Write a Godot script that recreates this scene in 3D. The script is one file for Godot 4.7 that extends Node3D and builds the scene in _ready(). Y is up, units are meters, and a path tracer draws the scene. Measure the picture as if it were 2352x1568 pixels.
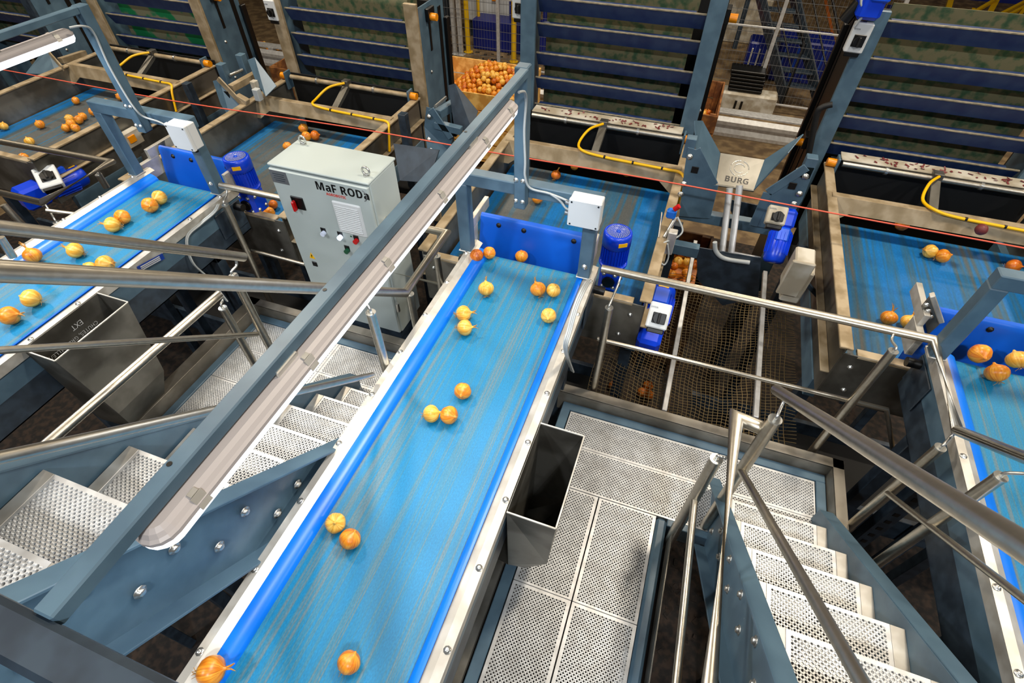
extends Node3D
# An onion packing hall seen from an upper walkway. x to the right across the lines, z towards the viewer, y up, metres.

var M = {}
var used = {}
var rng = RandomNumberGenerator.new()
var onion_kinds = []
var plank_cell = {}
var shared = {}

func _ready():
	rng.seed = 7
	# camera
	var cam = Camera3D.new(); cam.name = "camera"
	cam.position = Vector3(0, 4.3, 0)
	cam.rotation_degrees = Vector3(-47.6, 19.7, 0)
	cam.fov = 66.31
	cam.near = 0.05; cam.far = 120.0
	add_child(cam)
	# environment: a closed hall, so the sky gives almost nothing
	var we = WorldEnvironment.new(); we.name = "world_environment"
	var env = Environment.new()
	env.background_mode = Environment.BG_COLOR
	env.background_color = Color(0.02, 0.02, 0.022)
	env.tonemap_mode = Environment.TONE_MAPPER_LINEAR
	env.tonemap_exposure = 0.93
	env.sdfgi_enabled = true; env.ssao_enabled = true; env.ssil_enabled = true
	we.environment = env
	add_child(we)
	materials()
	ceiling_lamps()
	hall()
	platforms()
	stairs()
	conveyors()
	hoppers()
	towers()
	chutes()
	fillers()
	rails()
	lamp_frames()
	cabinet()
	motors()
	small_things()
	pit()
	background()
	onions()

# ---------------------------------------------------------------- light
func ceiling_lamps():
	# high-bay lamps under the hall roof: three rows
	for p in [Vector3(1.5, 7.6, -2.9), Vector3(-3.9, 7.6, -2.9), Vector3(7.0, 7.6, -2.9), Vector3(-9.3, 7.6, -2.9),
			Vector3(1.5, 7.6, 2.6), Vector3(-3.9, 7.6, 2.6), Vector3(7.0, 7.6, 2.6),
			Vector3(1.5, 7.6, -9.6), Vector3(-3.9, 7.6, -9.6), Vector3(7.0, 7.6, -9.6)]:
		var t = thing("ceiling_lamp", "white high-bay lamp hanging under the hall roof above the lines", "lamp", p, "high-bay lamps under the roof")
		var s = begin(); cbox(s, Vector3(0, 0.06, 0), Vector3(0.62, 0.1, 0.62), 0.02); part("housing", s, M.white, t)
		s = begin(); cbox(s, Vector3(0, 0.0, 0), Vector3(0.54, 0.02, 0.54), 0.0); part("diffuser", s, M.lampglow, t)
		s = begin(); tube(s, Vector3(0, 0.1, 0), Vector3(0, 0.95, 0), 0.012, 8); part("hanger", s, M.white, t)
		var l = AreaLight3D.new(); l.name = "lamp_light"
		l.area_size = Vector2(0.54, 0.54); l.area_normalize_energy = true
		l.light_energy = 22.0 if p.z < -1.0 else 27.0; l.light_color = Color(1.0, 0.94, 0.85) if p.z < -1.0 else Color(0.97, 0.985, 1.0)
		l.area_range = 40.0; l.area_attenuation = 2.0; l.shadow_enabled = true
		l.position = Vector3(0, -0.03, 0); l.rotation_degrees = Vector3(-90, 0, 0)
		t.add_child(l)

# ---------------------------------------------------------------- helpers
func numbered(called):
	if not used.has(called):
		used[called] = 0
		return called
	used[called] += 1
	return "%s_%03d" % [called, used[called]]

func thing(called, label, category, at = Vector3.ZERO, group = ""):
	var o = Node3D.new(); o.name = numbered(called); o.position = at; add_child(o)
	tag(o, label, category, group)
	return o

func tag(o, label, category, group = ""):
	o.set_meta("label", label); o.set_meta("category", category)
	if group: o.set_meta("group", group)
	return o

func begin():
	var s = SurfaceTool.new(); s.begin(Mesh.PRIMITIVE_TRIANGLES)
	return s

func mesh_of(s):
	s.generate_normals()
	return s.commit()

func part(called, s, m, parent, at = Vector3.ZERO):
	return put(called, mesh_of(s), m, parent, at)

func put(called, mesh, m, parent, at = Vector3.ZERO):
	var o = MeshInstance3D.new()
	if parent == self:
		o.name = numbered(called)
	else:
		var n = called; var k = 0
		while parent.has_node(NodePath(n)):
			k += 1; n = "%s_%03d" % [called, k]
		o.name = n
	o.mesh = mesh; o.material_override = m; o.position = at
	o.cast_shadow = GeometryInstance3D.SHADOW_CASTING_SETTING_ON
	parent.add_child(o, true)
	return o

func struct(called, s, m):
	var o = part(called, s, m, self)
	o.set_meta("kind", "structure")
	return o

func tri(s, a, b, c, out):
	# front faces run clockwise: order the corners so that the face looks along out
	if (a - c).cross(a - b).dot(out) < 0.0:
		var t = b; b = c; c = t
	s.add_vertex(a); s.add_vertex(b); s.add_vertex(c)

func quad(s, a, b, c, d, out):
	tri(s, a, b, c, out); tri(s, a, c, d, out)

func flat(s):
	s.set_smooth_group(-1)

func round_(s):
	s.set_smooth_group(1)

func obox(s, c, size, bas, bev = 0.0):
	# box with chamfered edges about c, turned by bas
	flat(s)
	var h = size * 0.5
	var b = min(bev, min(h.x, min(h.y, h.z)) * 0.9)
	var ax = [Vector3(1, 0, 0), Vector3(0, 1, 0), Vector3(0, 0, 1)]
	for i in 3:
		var j = (i + 1) % 3; var k = (i + 2) % 3
		for sg in [-1.0, 1.0]:
			var n = ax[i] * sg
			var o = n * h[i]
			var p = ax[j] * (h[j] - b); var q = ax[k] * (h[k] - b)
			quad(s, c + bas * (o + p + q), c + bas * (o + p - q), c + bas * (o - p - q), c + bas * (o - p + q), bas * n)
	if b > 0.0:
		for i in 3:
			var j = (i + 1) % 3; var k = (i + 2) % 3
			for sj in [-1.0, 1.0]:
				for sk in [-1.0, 1.0]:
					var l = ax[i] * (h[i] - b)
					var e1 = ax[j] * sj * h[j] + ax[k] * sk * (h[k] - b)
					var e2 = ax[j] * sj * (h[j] - b) + ax[k] * sk * h[k]
					quad(s, c + bas * (e1 + l), c + bas * (e1 - l), c + bas * (e2 - l), c + bas * (e2 + l), bas * (ax[j] * sj + ax[k] * sk))
		for sx in [-1.0, 1.0]:
			for sy in [-1.0, 1.0]:
				for sz in [-1.0, 1.0]:
					var d = Vector3(sx, sy, sz)
					var g = Vector3(h.x - b, h.y - b, h.z - b) * d
					tri(s, c + bas * (g + Vector3(sx * b, 0, 0)), c + bas * (g + Vector3(0, sy * b, 0)), c + bas * (g + Vector3(0, 0, sz * b)), bas * d)

func cbox(s, c, size, bev = 0.003):
	obox(s, c, size, Basis.IDENTITY, bev)

func span(s, x0, x1, y0, y1, z0, z1, bev = 0.003):
	cbox(s, Vector3((x0 + x1) / 2.0, (y0 + y1) / 2.0, (z0 + z1) / 2.0), Vector3(abs(x1 - x0), abs(y1 - y0), abs(z1 - z0)), bev)

func frame_of(d, up = Vector3.UP):
	var z = d.normalized()
	if abs(z.dot(up)) > 0.98: up = Vector3(1, 0, 0)
	var x = up.cross(z).normalized()
	var y = z.cross(x).normalized()
	return Basis(x, y, z)

func bar(s, p, q, w, h, up = Vector3.UP, bev = 0.003):
	# square section bar from p to q: w across, h along up
	obox(s, (p + q) * 0.5, Vector3(w, h, p.distance_to(q)), frame_of(q - p, up), bev)

func tube(s, p, q, r, seg = 14, caps = true, r2 = -1.0):
	if r2 < 0.0: r2 = r
	var b = frame_of(q - p)
	for i in seg:
		var a0 = TAU * i / seg; var a1 = TAU * (i + 1) / seg
		var n0 = b.x * cos(a0) + b.y * sin(a0); var n1 = b.x * cos(a1) + b.y * sin(a1)
		round_(s)
		quad(s, p + n0 * r, p + n1 * r, q + n1 * r2, q + n0 * r2, n0 + n1)
		if caps:
			flat(s)
			tri(s, p, p + n0 * r, p + n1 * r, -b.z)
			tri(s, q, q + n0 * r2, q + n1 * r2, b.z)

func pipe(s, pts, r, seg = 12, caps = true):
	# tube swept through the points with mitred corners
	var n = pts.size()
	var rings = []
	var x = frame_of(pts[1] - pts[0]).x
	for i in n:
		var d0 = (pts[i] - pts[max(i - 1, 0)]).normalized() if i > 0 else (pts[1] - pts[0]).normalized()
		var d1 = (pts[min(i + 1, n - 1)] - pts[i]).normalized() if i < n - 1 else d0
		x = (x - d0 * x.dot(d0)).normalized()
		var y = d0.cross(x)
		var m = (d0 + d1).normalized()
		var ring = []
		for k in seg:
			var a = TAU * k / seg
			var o = (x * cos(a) + y * sin(a)) * r
			o -= d0 * (o.dot(m) / max(d0.dot(m), 0.3))
			ring.append(pts[i] + o)
		rings.append(ring)
	for i in n - 1:
		for k in seg:
			var k2 = (k + 1) % seg
			round_(s)
			var mid = (rings[i][k] + rings[i][k2]) * 0.5 - pts[i]
			quad(s, rings[i][k], rings[i][k2], rings[i + 1][k2], rings[i + 1][k], mid)
	if caps:
		flat(s)
		for k in seg:
			var k2 = (k + 1) % seg
			tri(s, pts[0], rings[0][k], rings[0][k2], pts[0] - pts[1])
			tri(s, pts[n - 1], rings[n - 1][k], rings[n - 1][k2], pts[n - 1] - pts[n - 2])

func curve(ctrl, steps = 6):
	# smooth line through the control points
	var out = []
	var n = ctrl.size()
	for i in n - 1:
		var p0 = ctrl[max(i - 1, 0)]; var p1 = ctrl[i]; var p2 = ctrl[i + 1]; var p3 = ctrl[min(i + 2, n - 1)]
		for k in steps:
			out.append(p1.cubic_interpolate(p2, p0, p3, float(k) / steps))
	out.append(ctrl[n - 1])
	return out

func lathe(s, prof, seg, t = Transform3D.IDENTITY, smooth = true):
	# prof: Vector2(radius, height) from bottom to top about the y axis of t
	for i in prof.size() - 1:
		var a = prof[i]; var b = prof[i + 1]
		var slope = Vector2(b.y - a.y, a.x - b.x)
		for k in seg:
			var a0 = TAU * k / seg; var a1 = TAU * (k + 1) / seg; var am = (a0 + a1) / 2
			if smooth: round_(s)
			else: flat(s)
			var out = t.basis * Vector3(cos(am) * slope.x, slope.y, sin(am) * slope.x)
			var p = func(v, an): return t * Vector3(cos(an) * v.x, v.y, sin(an) * v.x)
			var pa = p.call(a, a0); var pb = p.call(a, a1); var pc = p.call(b, a1); var pd = p.call(b, a0)
			if a.x > 0.00001: tri(s, pa, pb, pc if b.x > 0.00001 else pd, out)
			if b.x > 0.00001: tri(s, pa, pc, pd, out)

func plate(s, pts, th):
	# flat polygon sheet with thickness th behind the ring pts (any plane); normal from the ring
	flat(s)
	var n = Vector3.ZERO
	for i in pts.size():
		n += pts[i].cross(pts[(i + 1) % pts.size()])
	n = n.normalized()
	var ux = (pts[1] - pts[0]).normalized(); var uy = n.cross(ux)
	var poly = PackedVector2Array()
	var c = Vector3.ZERO
	for p in pts:
		poly.append(Vector2((p - pts[0]).dot(ux), (p - pts[0]).dot(uy))); c += p / pts.size()
	var idx = Geometry2D.triangulate_polygon(poly)
	for i in range(0, idx.size(), 3):
		tri(s, pts[idx[i]], pts[idx[i + 1]], pts[idx[i + 2]], n)
		tri(s, pts[idx[i]] - n * th, pts[idx[i + 1]] - n * th, pts[idx[i + 2]] - n * th, -n)
	for i in pts.size():
		var a = pts[i]; var b = pts[(i + 1) % pts.size()]
		quad(s, a, b, b - n * th, a - n * th, (b - a).cross(n))

func uvquad(s, a, b, c, d, out, u0, v0, u1, v1):
	var P = [a, b, c, d]; var T = [Vector2(u0, v0), Vector2(u1, v0), Vector2(u1, v1), Vector2(u0, v1)]
	var order = [0, 1, 2, 0, 2, 3]
	if (a - c).cross(a - b).dot(out) < 0.0: order = [0, 2, 1, 0, 3, 2]
	for i in order:
		s.set_uv(T[i]); s.add_vertex(P[i])

func bolt(parent, at, r = 0.011, nrm = Vector3.UP, m = null, called = "bolt"):
	var key = "bolt%.4f" % r
	if not shared.has(key):
		var s = begin()
		lathe(s, [Vector2(r * 1.55, 0), Vector2(r * 1.55, r * 0.25), Vector2(r, r * 0.25), Vector2(r * 0.95, r * 0.9), Vector2(r * 0.6, r * 1.1), Vector2(0, r * 1.1)], 8)
		shared[key] = mesh_of(s)
	var o = put(called, shared[key], m if m else M.zinc, parent, at)
	if nrm != Vector3.UP:
		var b = frame_of(nrm)
		o.basis = Basis(b.x, b.z, -b.y)
	return o

func text(parent, called, words, size, at, bas, m, depth = 0.002, bold = false):
	var t = TextMesh.new()
	var f = SystemFont.new(); f.font_names = PackedStringArray(["Droid Sans"])
	if bold: f.font_weight = 700
	t.font = f; t.text = words; t.font_size = 48; t.pixel_size = size / 48.0; t.depth = depth
	var o = put(called, t, m, parent, at)
	o.basis = bas
	return o

# ---------------------------------------------------------------- materials
func noise_tex(freq, c0, c1, sz = 256, octaves = 4, seed_ = 1, lo = 0.3, hi = 0.7):
	var n = FastNoiseLite.new(); n.noise_type = FastNoiseLite.TYPE_SIMPLEX_SMOOTH; n.frequency = freq; n.fractal_octaves = octaves; n.seed = seed_
	var t = NoiseTexture2D.new(); t.width = sz; t.height = sz; t.seamless = true; t.noise = n
	var g = Gradient.new(); g.set_color(0, c0); g.set_color(1, c1); g.set_offset(0, lo); g.set_offset(1, hi)
	t.color_ramp = g
	return t

func mat(col, rough, metal = 0.0):
	var m = StandardMaterial3D.new(); m.albedo_color = col; m.roughness = rough; m.metallic = metal
	return m

func tri_tex(m, tex, scale):
	m.albedo_texture = tex; m.uv1_triplanar = true; m.uv1_scale = Vector3(scale, scale, scale)
	return m

func streak_image(base, grey, w, h, seed_, amount, fine, bands):
	# belt cloth with worn lengthwise streaks: u across the belt, v along it
	var n = FastNoiseLite.new(); n.seed = seed_; n.frequency = 1.0; n.fractal_octaves = 3
	var im = Image.create(w, h, false, Image.FORMAT_RGB8)
	for x in w:
		var u = float(x) / w
		var worn = amount
		for b in bands: worn += b[2] * smoothstep(b[0] - 0.03, b[0] + 0.03, u) * (1.0 - smoothstep(b[1] - 0.03, b[1] + 0.03, u))
		for y in h:
			var v = float(y) / h
			var a = n.get_noise_2d(u * 14.0, v * 0.9) * 0.9 + n.get_noise_2d(u * fine, v * 1.6 + 20.0) * 0.75
			var g = n.get_noise_2d(u * 90.0, v * 260.0 + 7.0)
			var k = clamp(worn + a * (1.25 if bands.is_empty() else 0.8) + g * 0.12, 0.0, 1.0)
			var c = base.lerp(grey, k)
			c = c * (1.0 + g * 0.14)
			im.set_pixel(x, y, Color(clamp(c.r, 0, 1), clamp(c.g, 0, 1), clamp(c.b, 0, 1)))
	return ImageTexture.create_from_image(im)

func onion_image(c0, c1, c2, seed_):
	# onion skin: veins run from root to neck (v), patches of papery skin
	var n = FastNoiseLite.new(); n.seed = seed_; n.frequency = 1.0; n.fractal_octaves = 3
	var im = Image.create(128, 64, false, Image.FORMAT_RGB8)
	for x in 128:
		var an = TAU * x / 128.0
		for y in 64:
			var v = y / 64.0
			var vein = n.get_noise_3d(cos(an) * 7.0, sin(an) * 7.0, v * 1.2)
			var patch = n.get_noise_3d(cos(an) * 1.3, sin(an) * 1.3, v * 2.0 + 9.0)
			var c = c0.lerp(c1, clamp(0.5 + patch * 1.6, 0, 1)).lerp(c2, clamp(vein * 1.1, 0, 0.55))
			im.set_pixel(x, y, c)
	return ImageTexture.create_from_image(im)

func materials():
	M.steel = tri_tex(mat(Color.WHITE, 0.42), noise_tex(0.02, Color(0.28, 0.375, 0.44), Color(0.325, 0.425, 0.49), 256, 5, 3), 1.1)
	M.steel_dark = tri_tex(mat(Color.WHITE, 0.45), noise_tex(0.03, Color(0.14, 0.18, 0.22), Color(0.19, 0.24, 0.29), 256, 4, 4), 1.3)
	M.stain = tri_tex(mat(Color.WHITE, 0.3, 1.0), noise_tex(0.05, Color(0.62, 0.6, 0.56), Color(0.78, 0.77, 0.74), 256, 4, 5), 2.0)
	M.tube = tri_tex(mat(Color.WHITE, 0.36, 1.0), noise_tex(0.06, Color(0.77, 0.74, 0.68), Color(0.81, 0.785, 0.73), 128, 3, 11), 4.0)
	M.sheet = tri_tex(mat(Color.WHITE, 0.42, 0.8), noise_tex(0.012, Color(0.4, 0.39, 0.36), Color(0.56, 0.55, 0.52), 256, 5, 6), 1.0)
	M.dusty = tri_tex(mat(Color.WHITE, 0.6, 0.25), noise_tex(0.02, Color(0.56, 0.49, 0.37), Color(0.69, 0.62, 0.51), 256, 5, 8), 1.2)
	M.flange = tri_tex(mat(Color.WHITE, 0.4, 0.45), noise_tex(0.02, Color(0.72, 0.7, 0.66), Color(0.82, 0.81, 0.78), 256, 4, 9), 1.5)
	M.galv = tri_tex(mat(Color.WHITE, 0.42, 0.5), noise_tex(0.03, Color(0.77, 0.77, 0.765), Color(0.84, 0.845, 0.845), 256, 4, 10), 1.5)
	M.zinc = mat(Color(0.8, 0.8, 0.78), 0.3, 0.9)
	M.skirt = mat(Color(0.0, 0.43, 0.86), 0.33)
	M.flap = tri_tex(mat(Color.WHITE, 0.4), noise_tex(0.01, Color(0.0, 0.31, 0.74), Color(0.02, 0.37, 0.82), 128, 4, 12), 1.0)
	M.belt = mat(Color.WHITE, 0.5)
	M.belt.albedo_texture = streak_image(Color(0.0, 0.45, 0.63), Color(0.33, 0.44, 0.49), 512, 512, 21, 0.3, 60.0, [])
	# the wide belts are worn grey in bands: [from, to, how much]
	var bands = [[[0.13, 0.62, 1.0]], [[0.1, 0.6, 0.95], [0.75, 0.9, 0.4]], [[0.06, 0.3, 0.95], [0.58, 0.82, 0.7]], [[0.05, 0.22, 0.5], [0.62, 0.8, 0.4]]]
	for i in 4:
		M["wide_belt%d" % i] = mat(Color.WHITE, 0.55)
		M["wide_belt%d" % i].albedo_texture = streak_image(Color(0.0, 0.4, 0.66), Color(0.31, 0.325, 0.325), 384, 192, 33 + i, 0.1, 40.0, bands[i])
	M.motor = mat(Color(0.03, 0.24, 0.82), 0.3)
	M.motor_light = mat(Color(0.07, 0.32, 0.86), 0.33)
	M.cab = tri_tex(mat(Color.WHITE, 0.4), noise_tex(0.01, Color(0.66, 0.7, 0.69), Color(0.71, 0.75, 0.74), 128, 3, 13), 1.0)
	M.white = mat(Color(0.82, 0.83, 0.83), 0.45)
	M.white_dusty = tri_tex(mat(Color.WHITE, 0.55), noise_tex(0.02, Color(0.62, 0.58, 0.5), Color(0.76, 0.74, 0.69), 128, 4, 14), 1.5)
	M.lamp_shell = mat(Color(0.7, 0.67, 0.66), 0.45)
	M.black = mat(Color(0.02, 0.02, 0.022), 0.4)
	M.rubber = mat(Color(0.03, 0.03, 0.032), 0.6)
	M.wood = tri_tex(mat(Color.WHITE, 0.7), noise_tex(0.02, Color(0.8, 0.58, 0.26), Color(0.95, 0.77, 0.44), 256, 4, 15), 1.0)
	M.wood_old = tri_tex(mat(Color.WHITE, 0.75), noise_tex(0.02, Color(0.38, 0.22, 0.1), Color(0.58, 0.38, 0.18), 256, 4, 16), 1.0)
	M.tower_belt = tri_tex(mat(Color.WHITE, 0.7), noise_tex(0.018, Color(0.12, 0.24, 0.14), Color(0.36, 0.345, 0.24), 256, 6, 17, 0.15, 0.6), 2.4)
	M.tower_belt_green = tri_tex(mat(Color.WHITE, 0.6), noise_tex(0.012, Color(0.0, 0.4, 0.23), Color(0.42, 0.42, 0.33), 256, 4, 18, 0.42, 0.58), 0.9)
	M.flight = tri_tex(mat(Color.WHITE, 0.5), noise_tex(0.03, Color(0.1, 0.18, 0.36), Color(0.17, 0.25, 0.4), 128, 4, 27), 2.0)
	M.flight_edge = tri_tex(mat(Color.WHITE, 0.6), noise_tex(0.04, Color(0.45, 0.42, 0.35), Color(0.6, 0.56, 0.47), 128, 4, 19), 3.0)
	M.yellow = mat(Color(0.95, 0.72, 0.0), 0.4)
	M.yellow_paint = mat(Color(0.85, 0.68, 0.05), 0.4)
	M.amber = mat(Color(0.9, 0.55, 0.02), 0.35)
	M.cord = mat(Color(0.88, 0.36, 0.26), 0.5)
	M.cable = mat(Color(0.68, 0.7, 0.7), 0.45)
	M.red = mat(Color(0.75, 0.03, 0.04), 0.35)
	M.green = mat(Color(0.02, 0.3, 0.18), 0.35)
	M.glass_white = mat(Color(0.85, 0.88, 0.95), 0.2)
	M.blue_paint = mat(Color(0.03, 0.1, 0.42), 0.4)
	M.label_blue = mat(Color(0.03, 0.22, 0.6), 0.4)
	M.orange_line = tri_tex(mat(Color.WHITE, 0.7), noise_tex(0.05, Color(0.75, 0.35, 0.05), Color(0.62, 0.42, 0.2), 128, 4, 26), 2.0)
	M.logo_red = mat(Color(0.8, 0.18, 0.05), 0.5)
	M.silver = mat(Color(0.5, 0.51, 0.52), 0.4, 0.5)
	M.chalk = mat(Color(0.75, 0.76, 0.76), 0.9)
	M.concrete = tri_tex(mat(Color.WHITE, 0.75), noise_tex(0.02, Color(0.36, 0.29, 0.2), Color(0.5, 0.42, 0.3), 512, 6, 22), 0.35)
	M.wall = mat(Color(0.5, 0.5, 0.49), 0.8)
	M.roof = mat(Color(0.78, 0.78, 0.77), 0.8)
	M.net = mat(Color(0.5, 0.42, 0.27), 0.7)
	M.toe = tri_tex(mat(Color.WHITE, 0.45, 0.55), noise_tex(0.015, Color(0.48, 0.455, 0.41), Color(0.59, 0.565, 0.52), 256, 5, 28), 1.0)
	M.wood_shaded = tri_tex(mat(Color.WHITE, 0.8), noise_tex(0.02, Color(0.2, 0.12, 0.06), Color(0.36, 0.24, 0.12), 256, 4, 29), 1.0)  # old crate wood darkened to hold the shade of the pit
	M.trash = tri_tex(mat(Color.WHITE, 0.85), noise_tex(0.05, Color(0.07, 0.05, 0.035), Color(0.19, 0.14, 0.1), 256, 6, 23), 1.0)
	M.root = mat(Color(0.66, 0.5, 0.26), 0.8)
	M.stem = mat(Color(0.72, 0.5, 0.2), 0.75)
	M.red_skin = mat(Color(0.42, 0.17, 0.17), 0.5)
	M.lampglow = mat(Color(1, 1, 1), 0.5)
	M.lampglow.emission_enabled = true; M.lampglow.emission = Color(1.0, 0.97, 0.92); M.lampglow.emission_energy_multiplier = 6.0
	M.tubeglow = mat(Color(1, 1, 1), 0.5)
	M.tubeglow.emission_enabled = true; M.tubeglow.emission = Color(0.95, 0.97, 1.0); M.tubeglow.emission_energy_multiplier = 2.2
	M.led = mat(Color(0.9, 0.93, 1.0), 0.3)
	M.led.emission_enabled = true; M.led.emission = Color(0.85, 0.9, 1.0); M.led.emission_energy_multiplier = 1.0

# ---------------------------------------------------------------- hall
func hall():
	var s = begin(); span(s, -26, 20, -0.3, 0, -32, 12, 0); struct("floor", s, M.concrete)
	s = begin(); span(s, -9, 4.2, -0.2, 0.012, -6.4, 6, 0); struct("floor_pit_shade", s, M.trash)  # added slab: litter tone, with the shade of the pit in its dark colour
	s = begin(); span(s, -26, 20, 8.6, 8.9, -32, 12, 0); struct("ceiling", s, M.roof)
	s = begin(); span(s, -26, 20, 0, 8.6, -32.3, -32, 0); struct("wall_back", s, M.wall)
	s = begin(); span(s, -26, 20, 0, 8.6, 12, 12.3, 0); struct("wall_front", s, M.wall)
	s = begin(); span(s, -26.3, -26, 0, 8.6, -32, 12, 0); struct("wall_left", s, M.wall)
	s = begin(); span(s, 20, 20.3, 0, 8.6, -32, 12, 0); struct("wall_right", s, M.wall)
	# orange walkway lines painted on the hall floor
	s = begin()
	plate(s, [Vector3(2.465, 0.004, -19.491), Vector3(2.548, 0.004, -19.521), Vector3(2.625, 0.004, -13.648), Vector3(2.563, 0.004, -13.626)], 0.003)
	var o = part("floor_line", s, M.orange_line, self); tag(o, "long worn orange line painted on the concrete floor, running away at the top right", "floor marking")
	s = begin()
	plate(s, [Vector3(2.051, 0.004, -12.791), Vector3(2.409, 0.004, -12.588), Vector3(2.402, 0.004, -12.447), Vector3(2.048, 0.004, -12.646)], 0.003)
	o = part("floor_line", s, M.orange_line, self); tag(o, "short orange cross line on the floor beyond the black stair", "floor marking")

# ---------------------------------------------------------------- perforated steel
func cell_mesh(kind, p):
	var s = begin(); flat(s)
	var h = p / 2.0
	var sq = [Vector2(h, 0), Vector2(h, h), Vector2(0, h), Vector2(-h, h), Vector2(-h, 0), Vector2(-h, -h), Vector2(0, -h), Vector2(h, -h)]
	var rings = [[p * 0.5, 0.0], [p * 0.46, 0.001], [p * 0.43, -0.004]]
	if kind == 1:
		var c = []
		for i in 6: c.append(Vector3(cos(TAU * i / 6.0) * p * 0.44, 0, sin(TAU * i / 6.0) * p * 0.44))
		for i in 6:
			var a = c[i]; var b = c[(i + 1) % 6]
			var e = a * 0.5 + Vector3(0, 0.003, 0); var g = b * 0.5 + Vector3(0, 0.003, 0)
			quad(s, a, b, g, e, a + b + Vector3(0, p * 0.5, 0)); tri(s, e, g, Vector3(0, 0.0033, 0), Vector3.UP)
		quad(s, Vector3(h, 0, h), Vector3(-h, 0, h), Vector3(-h, 0, -h), Vector3(h, 0, -h), Vector3.UP)
		return mesh_of(s)
	for i in 8:
		var j = (i + 1) % 8
		var prev = [Vector3(sq[i].x, 0, sq[i].y), Vector3(sq[j].x, 0, sq[j].y)]
		for r in rings:
			var a = TAU * i / 8.0; var b = TAU * j / 8.0
			var cur = [Vector3(cos(a) * r[0], r[1], sin(a) * r[0]), Vector3(cos(b) * r[0], r[1], sin(b) * r[0])]
			var n = Vector3.UP
			if r[1] < -0.001: n = -(cur[0] + cur[1])
			elif r[1] > 0.0 and prev[0].y < 0.001: n = cur[0] + cur[1] + Vector3(0, p * 0.4, 0)
			quad(s, prev[0], prev[1], cur[1], cur[0], n)
			prev = cur
	return mesh_of(s)

func grate(x0, x1, z0, z1, y, p = 0.0082):
	var s = SurfaceTool.new(); s.begin(Mesh.PRIMITIVE_TRIANGLES)
	# sheet of raised holes; the margin is plain
	var key = "tile%.4f" % p
	if not plank_cell.has(key):
		var c0 = cell_mesh(0, p); var c1 = cell_mesh(1, p)
		var t = SurfaceTool.new(); t.begin(Mesh.PRIMITIVE_TRIANGLES)
		for i in 2:
			for j in 2:
				t.append_from(c0 if (i + j) % 2 == 0 else c1, 0, Transform3D(Basis.IDENTITY, Vector3(i * p, 0, j * p)))
		plank_cell[key] = t.commit()
	var nx = int((x1 - x0 - 0.012) / (2 * p)); var nz = int((z1 - z0 - 0.012) / (2 * p))
	var mx = (x1 - x0 - nx * 2 * p) / 2.0; var mz = (z1 - z0 - nz * 2 * p) / 2.0
	for i in nx:
		for j in nz:
			s.append_from(plank_cell[key], 0, Transform3D(Basis.IDENTITY, Vector3(x0 + mx + (2 * i + 0.5) * p, y, z0 + mz + (2 * j + 0.5) * p)))
	var mesh = s.commit()
	s = begin(); flat(s)
	for e in [[x0, x0 + mx, z0, z1], [x1 - mx, x1, z0, z1], [x0 + mx, x1 - mx, z0, z0 + mz], [x0 + mx, x1 - mx, z1 - mz, z1]]:
		quad(s, Vector3(e[0], y, e[2]), Vector3(e[1], y, e[2]), Vector3(e[1], y, e[3]), Vector3(e[0], y, e[3]), Vector3.UP)
	# folded edges of the sheet
	for e in [[Vector3(x0, y, z0), Vector3(x1, y, z0), Vector3(0, 0, -1)], [Vector3(x0, y, z1), Vector3(x1, y, z1), Vector3(0, 0, 1)], [Vector3(x0, y, z0), Vector3(x0, y, z1), Vector3(-1, 0, 0)], [Vector3(x1, y, z0), Vector3(x1, y, z1), Vector3(1, 0, 0)]]:
		quad(s, e[0], e[1], e[1] - Vector3(0, 0.045, 0), e[0] - Vector3(0, 0.045, 0), e[2])
	s.generate_normals()
	return s.commit(mesh)

func plank(t, x0, x1, z0, z1, y, m = null):
	put("plank", grate(x0, x1, z0, z1, y), m if m else M.galv, t)

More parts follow.
